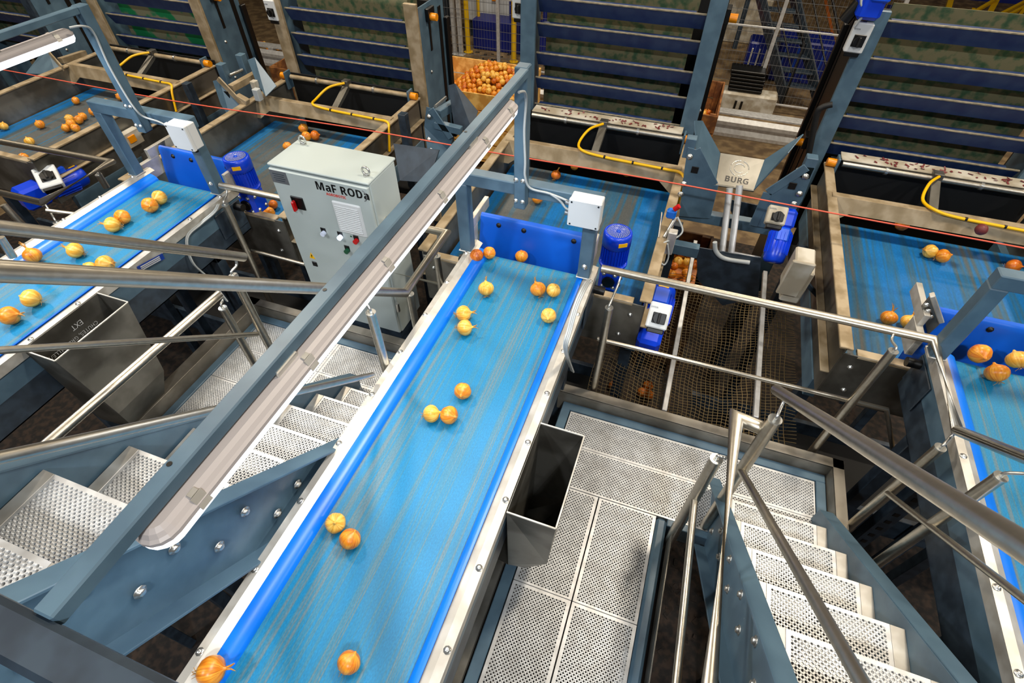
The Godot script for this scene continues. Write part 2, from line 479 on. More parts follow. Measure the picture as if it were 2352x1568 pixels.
func platforms():
	var y = 1.929
	var t = thing("walk_platform", "perforated steel walkway right of the middle belt at the foot of the right stair", "walkway")
	plank(t, -0.252, 0.991, -1.660, -1.457, y)
	plank(t, -0.252, 0.991, -1.454, -1.224, y)
	plank(t, -0.252, 0.006, -1.219, -0.727, y)
	plank(t, -0.252, 0.006, -0.724, -0.191, y)
	plank(t, 0.012, 0.285, -1.219, -0.727, y)
	plank(t, 0.012, 0.285, -0.724, -0.191, y)
	var s = begin()
	span(s, -0.306, 1.040, 1.852, 1.936, -1.710, -1.664)
	span(s, 0.995, 1.040, 1.852, 1.936, -1.664, -0.995)
	span(s, -0.306, -0.258, 1.852, 1.936, -1.664, -0.153)
	span(s, 0.288, 0.337, 1.821, 1.936, -1.216, -0.153, 0.012)
	span(s, 0.337, 0.551, 1.821, 1.936, -1.220, -1.186)
	part("edge_frame", s, M.steel, t)
	s = begin()
	span(s, -0.344, 1.094, 1.852, 2.013, -1.721, -1.714, 0.001); span(s, -0.344, 1.094, 2.007, 2.015, -1.767, -1.714, 0.001)
	span(s, 1.044, 1.052, 1.852, 2.013, -1.721, -0.995, 0.001); span(s, 1.044, 1.094, 2.007, 2.015, -1.767, -0.995, 0.001)
	part("toe_board", s, M.toe, t)
	s = begin()
	span(s, 0.352, 0.358, 1.791, 2.005, -1.178, -0.153, 0.001)
	part("toe_board", s, M.sheet, t)
	s = begin()
	span(s, -0.367, -0.314, 1.844, 1.921, -1.147, -0.153, 0.004)
	part("kerb_strip", s, M.sheet, t)
	for p in [Vector2(-0.283, -1.683), Vector2(1.017, -1.683), Vector2(-0.283, -0.306), Vector2(0.314, -0.306), Vector2(0.314, -1.201), Vector2(1.017, -1.071)]:
		s = begin(); span(s, p.x - 0.04, p.x + 0.04, 0, 1.852, p.y - 0.04, p.y + 0.04); part("leg", s, M.steel_dark, t)
	t = thing("walk_platform", "perforated steel walkway at the foot of the left stair, beside the grey control cabinet", "walkway")
	plank(t, -2.284, -1.805, -1.201, -0.689, y)
	plank(t, -2.284, -1.805, -0.686, -0.268, y)
	plank(t, -2.284, -1.717, -1.431, -1.205, y)
	plank(t, -2.284, -1.717, -1.660, -1.434, y)
	plank(t, -1.714, -0.964, -1.660, -1.434, y)
	plank(t, -1.714, -0.964, -1.431, -1.224, y)
	s = begin()
	span(s, -2.333, -0.918, 1.852, 1.936, -1.710, -1.664)
	span(s, -2.333, -2.287, 1.852, 1.936, -1.664, -0.229)
	span(s, -1.802, -1.752, 1.821, 1.936, -1.193, -0.229)
	span(s, -0.960, -0.910, 1.821, 1.936, -1.664, -1.147)
	part("edge_frame", s, M.steel, t)
	s = begin()
	span(s, -2.372, -0.880, 1.852, 2.013, -1.721, -1.714, 0.001); span(s, -2.417, -0.880, 2.007, 2.015, -1.767, -1.714, 0.001)
	span(s, -2.349, -2.341, 1.852, 2.013, -1.721, -0.229, 0.001); span(s, -2.417, -2.341, 2.007, 2.015, -1.767, -0.229, 0.001)
	part("toe_board", s, M.toe, t)
	for p in [Vector2(-2.310, -1.683), Vector2(-0.933, -1.683), Vector2(-2.310, -0.383), Vector2(-1.775, -0.383), Vector2(-0.933, -1.224)]:
		s = begin(); span(s, p.x - 0.04, p.x + 0.04, 0, 1.852, p.y - 0.04, p.y + 0.04); part("leg", s, M.steel_dark, t)

# ---------------------------------------------------------------- stairs
func stair(called_label, xl, xr, ya, za, rise, go, n, bolts_on):
	var t = thing("staircase", called_label, "stair")
	var key = "tread%.3f" % (xr - xl)
	if not shared.has(key):
		var w = xr - xl
		shared[key] = grate(0.042, w - 0.042, 0.0, 0.203, 0.0)
		var s = begin()
		span(s, 0, 0.041, -0.036, 0.001, 0.0, 0.203, 0.001)
		shared[key + "e"] = mesh_of(s)
	for k in range(1, n + 1):
		var at = Vector3(xl, ya + rise * k, za + go * k)
		var tr = put("tread", shared[key], M.galv, t, at)
		put("end_plate", shared[key + "e"], M.flange, tr)
		put("end_plate", shared[key + "e"], M.flange, tr, Vector3(xr - xl - 0.041, 0, 0))
	var m = rise / go
	for side in [0, 1]:
		var x = xl - 0.008 if side == 0 else xr + 0.008
		var sg = -1.0 if side == 0 else 1.0
		var zb = za + go * 0.6; var zt = za + go * (n + 1.6)
		var line = func(z, off): return Vector3(x, ya + m * (z - za) + off, z)
		var s = begin()
		var ring = [line.call(zb - 0.05, 0.046), line.call(zt, 0.023), line.call(zt, -0.335), Vector3(x, 1.9, za + (1.9 - ya + 0.335) / m), Vector3(x, 1.9, zb - 0.05)]
		plate(s, ring, 0.008)
		var st = part("stringer", s, M.steel, t)
		s = begin()
		bar(s, line.call(zb - 0.05, 0.04) + Vector3(sg * 0.024, 0, 0), line.call(zt, 0.03) + Vector3(sg * 0.024, 0, 0), 0.058, 0.01, Vector3.UP, 0.002)
		bar(s, line.call(za + (1.9 - ya + 0.335) / m, -0.335) + Vector3(sg * 0.024, 0, 0), line.call(zt, -0.335) + Vector3(sg * 0.024, 0, 0), 0.058, 0.01, Vector3.UP, 0.002)
		part("stringer_flange", s, M.steel, t)
		if (side == 1 and bolts_on > 0) or (side == 0 and bolts_on < 0):
			for k in range(1, n + 1):
				for dz in [0.04, 0.15]:
					bolt(t, Vector3(x + sg * 0.008, ya + rise * k - 0.058, za + go * k + dz), 0.011, Vector3(sg, 0, 0))
	return t

func stairs():
	stair("galvanised perforated stair climbing to the lower left corner, left of the middle belt", -1.415, -0.987, 1.929, -1.480, 0.158, 0.179, 8, 1)
	stair("galvanised perforated stair climbing to the bottom edge, right of the walkway", 0.535, 0.972, 1.922, -1.515, 0.158, 0.180, 7, -1)

# ---------------------------------------------------------------- narrow belt conveyors
func belt_mesh(x0, x1, y, z0, z1, r, vs):
	# carrying run, drum wrap at the far end and a little of the return run
	var s = begin()
	uvquad(s, Vector3(x0, y, z1), Vector3(x1, y, z1), Vector3(x1, y, z0), Vector3(x0, y, z0), Vector3.UP, 0, 0, 1, (z1 - z0) * vs)
	var n = 10
	var v = (z1 - z0) * vs
	for i in n:
		var a0 = PI * i / n; var a1 = PI * (i + 1) / n
		var p0 = Vector3(0, y - r + r * cos(a0), z0 - r * sin(a0)); var p1 = Vector3(0, y - r + r * cos(a1), z0 - r * sin(a1))
		round_(s)
		uvquad(s, p0 + Vector3(x0, 0, 0), p0 + Vector3(x1, 0, 0), p1 + Vector3(x1, 0, 0), p1 + Vector3(x0, 0, 0), Vector3(0, cos((a0 + a1) / 2), -sin((a0 + a1) / 2)), 0, v, 1, v + r * PI / n * vs)
		v += r * PI / n * vs
	flat(s)
	uvquad(s, Vector3(x0, y - 2 * r, z1), Vector3(x1, y - 2 * r, z1), Vector3(x1, y - 2 * r, z0), Vector3(x0, y - 2 * r, z0), Vector3.DOWN, 0, 0, 1, (z1 - z0) * vs)
	return s

func profile_strip(s, ring, z0, z1, smooth):
	# open section (Vector2 x, y) drawn out along z, looking up
	for i in ring.size() - 1:
		var a = ring[i]; var b = ring[i + 1]
		if smooth: round_(s)
		else: flat(s)
		var n = Vector3(-(b.y - a.y), b.x - a.x, 0)
		if n.y < 0.0: n = -n
		quad(s, Vector3(a.x, a.y, z0), Vector3(b.x, b.y, z0), Vector3(b.x, b.y, z1), Vector3(a.x, a.y, z1), n)
		quad(s, Vector3(a.x, a.y, z0) - n.normalized() * 0.004, Vector3(b.x, b.y, z0) - n.normalized() * 0.004, Vector3(b.x, b.y, z1) - n.normalized() * 0.004, Vector3(a.x, a.y, z1) - n.normalized() * 0.004, -n)

func conveyor(xc, z1, label):
	var t = thing("belt_conveyor", label, "conveyor")
	var z0 = -1.97
	var s = belt_mesh(xc - 0.25, xc + 0.262, 2.605, z0, z1, 0.05, 0.42)
	part("belt", s, M.belt, t)
	s = begin(); tube(s, Vector3(xc - 0.29, 2.555, z0), Vector3(xc + 0.29, 2.555, z0), 0.045, 16); part("end_roller", s, M.rubber, t)
	# skirts that keep the onions on the belt
	s = begin()
	var ring = []
	for i in 7:
		var a = PI * 0.5 * i / 6.0
		ring.append(Vector2(xc - 0.284 + 0.055 * sin(a), 2.637 - 0.033 * (1.0 - cos(a))))
	profile_strip(s, ring, z0 - 0.02, z1, true)
	part("skirt", s, M.skirt, t)
	s = begin(); ring = []
	for i in 7:
		var a = PI * 0.5 * i / 6.0
		ring.append(Vector2(xc + 0.28 - 0.034 * sin(a), 2.645 - 0.036 * (1.0 - cos(a))))
	profile_strip(s, ring, z0 - 0.02, z1, true)
	part("skirt", s, M.skirt, t)
	for sg in [-1.0, 1.0]:
		s = begin()
		profile_strip(s, [Vector2(xc + sg * 0.335, 2.648), Vector2(xc + sg * 0.308, 2.652), Vector2(xc + sg * 0.28, 2.638)], z0 - 0.06, z1, false)
		flat(s)
		quad(s, Vector3(xc + sg * 0.335, 2.648, z0 - 0.06), Vector3(xc + sg * 0.335, 2.648, z1), Vector3(xc + sg * 0.335, 2.6, z1), Vector3(xc + sg * 0.335, 2.6, z0 - 0.06), Vector3(sg, 0, 0))
		var rail = part("side_rail", s, M.flange, t)
		var z = z0 + 0.06
		while z < z1:
			bolt(rail, Vector3(xc + sg * 0.322, 2.65, z), 0.0075, Vector3.UP, M.zinc, "screw")
			z += 0.235
		s = begin()
		span(s, xc + sg * 0.326, xc + sg * 0.318, 2.5, 2.635, z0 - 0.05, z1, 0.001)
		part("side_frame", s, M.steel, t)
		s = begin()
		span(s, xc + sg * 0.324, xc + sg * 0.314, 2.36, 2.502, z0 - 0.05, z1, 0.001)
		span(s, xc + sg * 0.324, xc + sg * 0.28, 2.36, 2.368, z0 - 0.05, z1, 0.001)
		part("shaded_channel", s, M.steel_dark, t)  # lower web, its shade put into the darker steel colour
		# take-up slot and bracket near the drum
		s = begin()
		span(s, xc + sg * 0.328, xc + sg * 0.336, 2.42, 2.58, z0 - 0.04, z0 + 0.16)
		part("bearing_plate", s, M.steel_dark, t)
		s = begin(); tube(s, Vector3(xc + sg * 0.33, 2.555, z0), Vector3(xc + sg * 0.39, 2.555, z0), 0.022, 12); part("bearing", s, M.black, t)
	for z in [-1.75, -0.9, -0.1]:
		for sg in [-1.0, 1.0]:
			s = begin(); span(s, xc + sg * 0.29, xc + sg * 0.23, 0, 2.36, z - 0.03, z + 0.03); part("leg", s, M.steel_dark, t)
		s = begin(); span(s, xc - 0.29, xc + 0.29, 2.3, 2.36, z - 0.03, z + 0.03); part("cross_tie", s, M.steel_dark, t)
	# folded deflector flap behind the drum end
	s = begin()
	ring = [[2.705, -2.195], [2.715, -2.18], [2.7, -2.165], [2.66, -2.16], [2.55, -2.13], [2.42, -2.11]]
	for i in ring.size() - 1:
		var a = ring[i]; var b = ring[i + 1]
		var n = Vector3(0, -(b[1] - a[1]) , b[0] - a[0]) * -1.0
		if n.z < 0.0 and i > 0: n = -n
		if i == 0: n = Vector3(0, 1, -0.3)
		round_(s)
		quad(s, Vector3(xc - 0.345, a[0], a[1]), Vector3(xc + 0.262, a[0], a[1]), Vector3(xc + 0.262, b[0], b[1]), Vector3(xc - 0.345, b[0], b[1]), n)
		quad(s, Vector3(xc - 0.345, a[0], a[1] - 0.006), Vector3(xc + 0.262, a[0], a[1] - 0.006), Vector3(xc + 0.262, b[0], b[1] - 0.006), Vector3(xc - 0.345, b[0], b[1] - 0.006), -n)
	var flap = part("deflector_flap", s, M.flap, t)
	for dx in [-0.24, -0.1, 0.17]:
		bolt(flap, Vector3(xc + dx, 2.672, -2.16), 0.009, Vector3(0, 0.2, 1), M.black)
	s = begin(); span(s, xc - 0.385, xc - 0.36, 2.66, 2.72, -2.33, -2.1, 0.002); span(s, xc - 0.39, xc - 0.36, 2.55, 2.661, -2.16, -2.02, 0.002)
	part("flap_bracket", s, M.flange, t)
	s = begin(); span(s, xc + 0.27, xc + 0.29, 2.6, 2.72, -2.2, -2.02, 0.002)
	part("flap_bracket", s, M.flange, t)
	return t

func conveyors():
	var t = conveyor(-0.608, 0.45, "wide middle blue belt conveyor running towards the viewer under the strip light")
	var s = begin()
	# cables strapped along the right side of the middle conveyor
	for k in 3:
		pipe(s, curve([Vector3(-0.307, 2.604, -1.980), Vector3(-0.262, 2.909, -1.565), Vector3(-0.262, 2.925, -1.440), Vector3(-0.262, 2.876, -1.368), Vector3(-0.262, 2.792, -1.330), Vector3(-0.262, 2.399, -1.556)].map(func(p): return p + Vector3(0.006 * k, -0.004 * k, 0.0))), 0.0045, 6)
	var o = part("cable", s, M.cable, self); tag(o, "bundle of grey cables strapped to the right side of the middle conveyor", "cable")
	t = conveyor(-2.78, 0.3, "blue belt conveyor on the left, crossed by two stainless handrails")
	s = begin()
	plate(s, [Vector3(-2.440, 2.630, -1.280), Vector3(-2.440, 2.602, -1.275), Vector3(-2.440, 2.572, -1.425), Vector3(-2.440, 2.604, -1.428)], 0.003)
	var lab = part("label_plate", s, M.label_blue, t)
	for k in 3:
		s = begin()
		bar(s, (Vector3(-2.437, 2.620, -1.292)).lerp(Vector3(-2.437, 2.603, -1.289), k / 2.0), (Vector3(-2.437, 2.603, -1.404)).lerp(Vector3(-2.437, 2.585, -1.401), k / 2.0), 0.003, 0.004, Vector3.UP, 0.0)
		part("print_line", s, M.white, lab)
	s = begin()
	for k in 2:
		pipe(s, curve([Vector3(-2.539, 2.612, -1.980), Vector3(-2.420, 2.634, -1.818), Vector3(-2.440, 2.610, -1.706), Vector3(-2.440, 2.593, -1.591), Vector3(-2.420, 2.477, -1.535), Vector3(-2.400, 2.335, -1.562), Vector3(-2.380, 2.157, -1.578)].map(func(p): return p + Vector3(0.007 * k, -0.004 * k, 0.0))), 0.005, 6)
	o = part("cable", s, M.cable, self); tag(o, "pair of grey cables looping down the right side of the left conveyor", "cable")
	conveyor(1.515, 0.3, "blue belt conveyor at the right edge with three onions by its blue flap")

# ---------------------------------------------------------------- wide hopper conveyors
func hopper(xc, label, dirty_shelf, gr, belt_m):
	var t = thing("hopper_conveyor", label, "conveyor", Vector3.ZERO, gr)
	var xl = xc - 0.63; var xr = xc + 0.63
	var zn = -2.06; var zf = -3.88
	var s = belt_mesh(xl + 0.02, xr - 0.02, 2.235, -3.52, zn - 0.04, 0.05, 0.5)
	part("belt", s, belt_m, t)
	for sg in [-1.0, 1.0]:
		var x = xc + sg * 0.63
		s = begin()
		span(s, x - 0.004, x + 0.004, 2.12, 2.468, zf, zn, 0.001)
		part("side_wall", s, M.sheet, t)
		s = begin()
		span(s, x - 0.03, x + 0.03, 2.46, 2.474, zf, zn, 0.003)
		part("rim", s, M.dusty, t)
		s = begin()
		span(s, x + sg * 0.004, x + sg * 0.045, 2.285, 2.295, zf, zn, 0.002)
		part("ledge", s, M.dusty, t)
		s = begin()
		span(s, x + sg * 0.01, x - sg * 0.05, 1.98, 2.12, zf, zn - 0.1, 0.004)
		part("frame_beam", s, M.steel, t)
		for z in [zn - 0.25, zf + 0.2]:
			s = begin(); span(s, x - sg * 0.01, x - sg * 0.08, 0, 1.98, z - 0.035, z + 0.035); part("leg", s, M.steel_dark, t)
	s = begin(); span(s, xl + 0.005, xr - 0.005, 1.75, 2.5, zf - 0.04, zf - 0.03, 0.001); part("shade_sheet", s, M.rubber, t)  # added black sheet standing in for the shadow of the tower
	s = begin(); span(s, xl + 0.005, xr - 0.005, 1.74, 1.76, zf - 0.03, -3.56, 0.001); part("shade_floor", s, M.rubber, t)  # added black floor, carries the same shadow forward to the gate
	# near end panel with its folded top edge
	s = begin()
	span(s, xl, xr, 2.11, 2.44, zn - 0.003, zn + 0.003, 0.001)
	part("end_panel", s, M.sheet, t)
	s = begin(); span(s, xl + 0.06, xr - 0.06, 2.425, 2.44, zn - 0.05, zn + 0.004, 0.002); part("end_panel_lip", s, M.dusty, t)
	for dx in [-0.57, -0.53, 0.53, 0.57]:
		bolt(t, Vector3(xc + dx, 2.36 if abs(dx) > 0.55 else 2.2, zn + 0.003), 0.009, Vector3(0, 0, 1))
	# gate plate across the belt
	s = begin()
	plate(s, [Vector3(xl, 2.48, -3.43), Vector3(xr, 2.48, -3.43), Vector3(xr, 2.325, -3.375), Vector3(xr - 0.04, 2.325, -3.375), Vector3(xr - 0.13, 2.39, -3.398), Vector3(xl + 0.13, 2.39, -3.398), Vector3(xl + 0.04, 2.325, -3.375), Vector3(xl, 2.325, -3.375)], 0.006)
	span(s, xl, xr, 2.474, 2.482, -3.475, -3.428, 0.002)
	part("gate_plate", s, M.dusty, t)
	# pipe with clamp rings, its yellow knob and the sensor arm
	s = begin(); tube(s, Vector3(xc - 0.56, 2.5, -3.83), Vector3(xc + 0.6, 2.5, -3.83), 0.019, 14); var pp = part("pivot_pipe", s, M.tube if dirty_shelf else M.dusty, t)
	for dx in [-0.3, 0.25]:
		s = begin(); tube(s, Vector3(xc + dx, 2.5, -3.83), Vector3(xc + dx + 0.018, 2.5, -3.83), 0.026, 14); part("clamp_ring", s, M.zinc, pp)
	for sg in [-1.0, 1.0]:
		s = begin(); span(s, xc + sg * 0.585, xc + sg * 0.6, 2.4, 2.545, -3.87, -3.79); part("pipe_bracket", s, M.steel, t)
		s = begin(); tube(s, Vector3(xc + sg * 0.6, 2.5, -3.83), Vector3(xc + sg * 0.655, 2.5, -3.83), 0.028, 8); part("knob", s, M.amber, t)
	s = begin()
	obox(s, Vector3(xc, 2.44, -3.7), Vector3(0.055, 0.035, 0.27), Basis(Vector3(1, 0, 0), 0.42), 0.003)
	span(s, xc - 0.03, xc + 0.03, 2.475, 2.545, -3.86, -3.8)
	part("sensor_arm", s, M.sheet, t)
	if dirty_shelf:
		s = begin(); span(s, xl + 0.06, xr - 0.06, 2.515, 2.525, -3.96, -3.85, 0.002)
		part("skin_tray", s, M.white_dusty, t)
	# end drum below the belt
	s = begin(); tube(s, Vector3(xl + 0.01, 2.185, zn - 0.07), Vector3(xr - 0.01, 2.185, zn - 0.07), 0.045, 14); part("end_roller", s, M.rubber, t)
	# yellow sensor cable: its own thing, clipped along the gate plate
	var ar = Vector3(xc, 2.53, -3.8)
	s = begin()
	pipe(s, curve([ar, ar + Vector3(-0.075, 0.0, 0.12), ar + Vector3(-0.11, -0.04, 0.26), ar + Vector3(-0.06, -0.03, 0.38), Vector3(xc + 0.06, 2.482, -3.415), Vector3(xc + 0.3, 2.482, -3.4), Vector3(xc + 0.52, 2.482, -3.39), Vector3(xc + 0.635, 2.485, -3.37), Vector3(xc + 0.665, 2.44, -3.32), Vector3(xc + 0.665, 2.3, -3.28)]), 0.0095, 8)
	var cb = part("sensor_cable", s, M.yellow, self)
	for q in [Vector3(xc + 0.1, 2.484, -3.412), Vector3(xc + 0.3, 2.484, -3.4), Vector3(xc + 0.5, 2.484, -3.392)]:
		s = begin(); tube(s, q, q + Vector3(0.012, 0, 0.0005), 0.0115, 8); part("cable_tie", s, M.black, cb)
	return [t, cb]

func hoppers():
	var where = [["far left", -4.93], ["left", -2.85], ["middle", -0.645], ["right", 1.56]]
	var labels = ["wide blue hopper belt at the far left with a heap of small onions on it", "wide hopper belt behind the grey control cabinet with three onions together", "wide blue hopper belt behind the middle conveyor and its steel gate frame", "wide blue hopper belt at the right, clean blue with two pairs of onions"]
	var cables = ["yellow sensor cable on the gate plate of the far left hopper", "yellow sensor cable bent over the hopper behind the control cabinet", "yellow sensor cable along the gate plate of the hopper behind the middle belt", "yellow sensor cable lying beside a dull red onion on the right hopper"]
	for i in 4:
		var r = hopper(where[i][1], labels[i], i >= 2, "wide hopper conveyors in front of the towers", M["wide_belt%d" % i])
		tag(r[1], cables[i], "cable", "yellow sensor cables on the hoppers")
	# onion skins on the trays
	for xc in [-0.645, 1.56]:
		var s = begin()
		for k in 46:
			var p = Vector3(xc + rng.randf_range(-0.5, 0.5), 2.529, -3.905 + rng.randf_range(-0.04, 0.04))
			var b = Basis.from_euler(Vector3(rng.randf_range(-0.6, 0.6), rng.randf() * TAU, rng.randf_range(-0.6, 0.6)))
			obox(s, p, Vector3(rng.randf_range(0.012, 0.035), 0.003, rng.randf_range(0.006, 0.016)), b)
		var o = part("onion_skins", s, M.red_skin, self); o.set_meta("kind", "stuff")
		tag(o, "dry red onion skins strewn on the tray of the %s hopper" % ("middle" if xc < 0.0 else "right"), "onion skin")

# ---------------------------------------------------------------- towers
func tower(xc, label, top, rows, belt_m, knob_y, post_m, roll):
	var t = thing("elevator_tower", label, "elevator", Vector3.ZERO, "flighted belt towers")
	var xl = xc - 0.6; var xr = xc + 0.54
	for sg in [0, 1]:
		var x0 = xl - 0.11 if sg == 0 else xr + 0.0
		var s = begin()
		span(s, x0, x0 + 0.11, 1.2, top, -3.99, -3.96, 0.004)
		part("post", s, post_m, t)
		s = begin()
		var xo = x0 if sg == 0 else x0 + 0.1
		span(s, xo, xo + 0.01, 1.2, top - 0.03, -4.42, -3.99, 0.002)
		var sp = part("side_plate", s, M.black if xc > 1.0 and sg == 0 else M.steel, t)
		var face = xo + (-0.001 if sg == 0 else 0.011)
		var out = -1.0 if sg == 0 else 1.0
		s = begin(); span(s, face, face + out * 0.004, 2.0, top - 0.1, -4.36, -4.31, 0.001); part("wear_strip", s, M.black, sp)
		s = begin(); span(s, face, face + out * 0.03, 1.9, top - 0.2, -4.46, -4.4, 0.004); part("chain_guard", s, M.black, sp)
		s = begin(); span(s, face, face + out * 0.004, knob_y - 0.25, knob_y, -4.16, -4.13, 0.001); part("slot", s, M.black, sp)
		s = begin(); span(s, face, face + out * 0.03, knob_y - 0.03, knob_y + 0.06, -4.2, -4.09, 0.003); part("tension_block", s, M.black, sp)
		s = begin(); tube(s, Vector3(face, knob_y, -4.13), Vector3(face + out * 0.08, knob_y, -4.13), 0.028, 8); part("knob", s, M.amber, sp)
		for q in [[2.6, -4.1], [2.3, -4.06], [2.05, -4.1]]:
			bolt(sp, Vector3(face, q[0], q[1]), 0.009, Vector3(out, 0, 0))
	# belt and its top roll
	var s = begin()
	span(s, xl + 0.03, xr - 0.07, rows[0] - 0.16, top - 0.08 if roll else top, -4.16, -4.15, 0)
	part("tower_belt", s, belt_m, t)
	s = begin(); span(s, xl + 0.005, xr - 0.005, 1.6, top - 0.1, -4.44, -4.42, 0.0); part("back_plate", s, M.rubber, t)
	if roll:
		s = begin(); tube(s, Vector3(xl + 0.03, top - 0.08, -4.235), Vector3(xr - 0.07, top - 0.08, -4.235), 0.085, 24); part("head_roll", s, belt_m, t)
	for y in rows:
		s = begin()
		bar(s, Vector3((xl + xr) / 2, y - 0.002, -4.012), Vector3((xl + xr) / 2, y - 0.098, -4.065), xr - xl, 0.008, Vector3(0, 0.3, 1), 0.002)
		var f = part("flight", s, M.flight, t)
		s = begin(); span(s, xl + 0.03, xr - 0.07, y - 0.006, y + 0.004, -4.06, -4.016, 0.002); part("flight_top", s, M.flight, f)
		s = begin(); span(s, xl, xr, y - 0.004, y + 0.006, -4.018, -4.004, 0.002); part("flight_lip", s, M.flight_edge, f)
	for x in [xl - 0.055, xr + 0.055]:
		s = begin(); span(s, x - 0.05, x + 0.05, 0, 1.2, -4.3, -4.0); part("foot", s, M.steel_dark, t)
	return t

func towers():
	tower(-4.93, "left elevator tower with green patched belt between brown posts, top cut by the picture", 3.02, [2.366, 2.555, 2.738, 2.92], M.tower_belt_green, 2.95, M.dusty, true)
	tower(-2.83, "elevator tower with a grey rounded head roll, behind the control cabinet", 3.12, [2.434, 2.616, 2.79, 2.974], M.tower_belt, 3.0, M.dusty, true)
	tower(-0.645, "middle elevator tower with six dark flights between blue posts", 3.36, [2.51, 2.71, 2.883, 3.077, 3.235], M.tower_belt, 3.2, M.steel, true)
	tower(1.505, "right elevator tower, its olive belt and dark flights filling the top right", 3.36, [2.55, 2.738, 2.914, 3.095, 3.3], M.tower_belt, 2.47, M.steel, false)
	var t = tower(-7.1, "elevator tower at the far left, mostly behind the upper left strip light", 3.1, [2.4, 2.6, 2.8, 3.0], M.tower_belt, 2.95, M.steel_dark, true)
	# switch boxes on the posts
	var hs = begin(); pipe(hs, curve([Vector3(0.824, 2.345, -3.900), Vector3(0.775, 2.572, -3.900), Vector3(0.735, 2.769, -3.900), Vector3(0.752, 2.817, -3.900), Vector3(0.800, 2.841, -3.900)]), 0.02, 8)
	tag(part("hose", hs, M.rubber, self), "black corrugated hose bent towards the left post of the right tower", "hose")
	switch_box(Vector3(0.788, 3.218, -3.930), Basis(Vector3(0, 0, 1), -0.02), 0.105, 0.16, "white isolator box with a black rotary switch on the right tower post")
	switch_box(Vector3(-1.380, 3.173, -4.000), Basis.IDENTITY, 0.1, 0.16, "white isolator box with a black rotary switch above the onion crate")
	switch_box(Vector3(-3.521, 2.962, -3.950), Basis.IDENTITY, 0.1, 0.15, "white isolator box at the top, on a thin post left of the rounded head roll")
	# motor at the top of the right tower
	t = thing("gear_motor", "blue gear motor at the top of the right tower above the isolator box", "motor")
	var p = Vector3(0.785, 3.381, -4.000)
	var s = begin(); cbox(s, p + Vector3(-0.005, 0.0, 0.0), Vector3(0.13, 0.13, 0.2), 0.02); part("gearbox", s, M.motor, t)
	s = begin(); tube(s, p + Vector3(0.0, 0.05, 0.0), p + Vector3(0.0, 0.3, 0.0), 0.075, 24); part("motor_body", s, M.motor, t)
	s = begin(); cbox(s, p + Vector3(0.02, 0.09, 0.09), Vector3(0.1, 0.12, 0.05), 0.012); part("terminal_box", s, M.motor_light, t)
	s = begin(); tube(s, p + Vector3(-0.1, -0.1, 0.0), p + Vector3(-0.06, 0.0, 0.0), 0.035, 12); part("torque_arm", s, M.black, t)
	s = begin(); pipe(s, curve([p + Vector3(-0.08, 0.2, 0.05), p + Vector3(-0.07, 0.03, 0.08), p + Vector3(-0.03, -0.02, 0.09), Vector3(0.737, 3.276, -3.920)]), 0.008, 6)
	tag(part("cable", s, M.cable, self), "white cable from the top right motor down to its isolator box", "cable")

func switch_box(at, bas, w, h, label, m = null):
	var t = thing("isolator_switch", label, "switch", at)
	t.basis = bas
	var s = begin(); cbox(s, Vector3(0, 0, -0.02), Vector3(w, h, 0.05), 0.006); part("housing", s, m if m else M.white, t)
	s = begin(); cbox(s, Vector3(0.004, -0.012, 0.008), Vector3(w * 0.62, h * 0.42, 0.006), 0.004); var pl = part("switch_plate", s, M.black, t)
	s = begin(); tube(s, Vector3(0.004, -0.012, 0.01), Vector3(0.004, -0.012, 0.03), w * 0.27, 20); part("rotary_knob", s, M.black, pl)
	s = begin(); cbox(s, Vector3(0.004, -0.012, 0.035), Vector3(w * 0.12, w * 0.5, 0.014), 0.003); part("knob_grip", s, M.rubber, pl)
	s = begin(); cbox(s, Vector3(0, -h * 0.5 - 0.012, -0.02), Vector3(w * 0.8, 0.024, 0.04), 0.004); part("gland_block", s, M.black, t)
	text(t, "print", "EATON", 0.011, Vector3(-w * 0.28, h * 0.3, 0.006), Basis.IDENTITY, M.silver, 0.001)
	return t

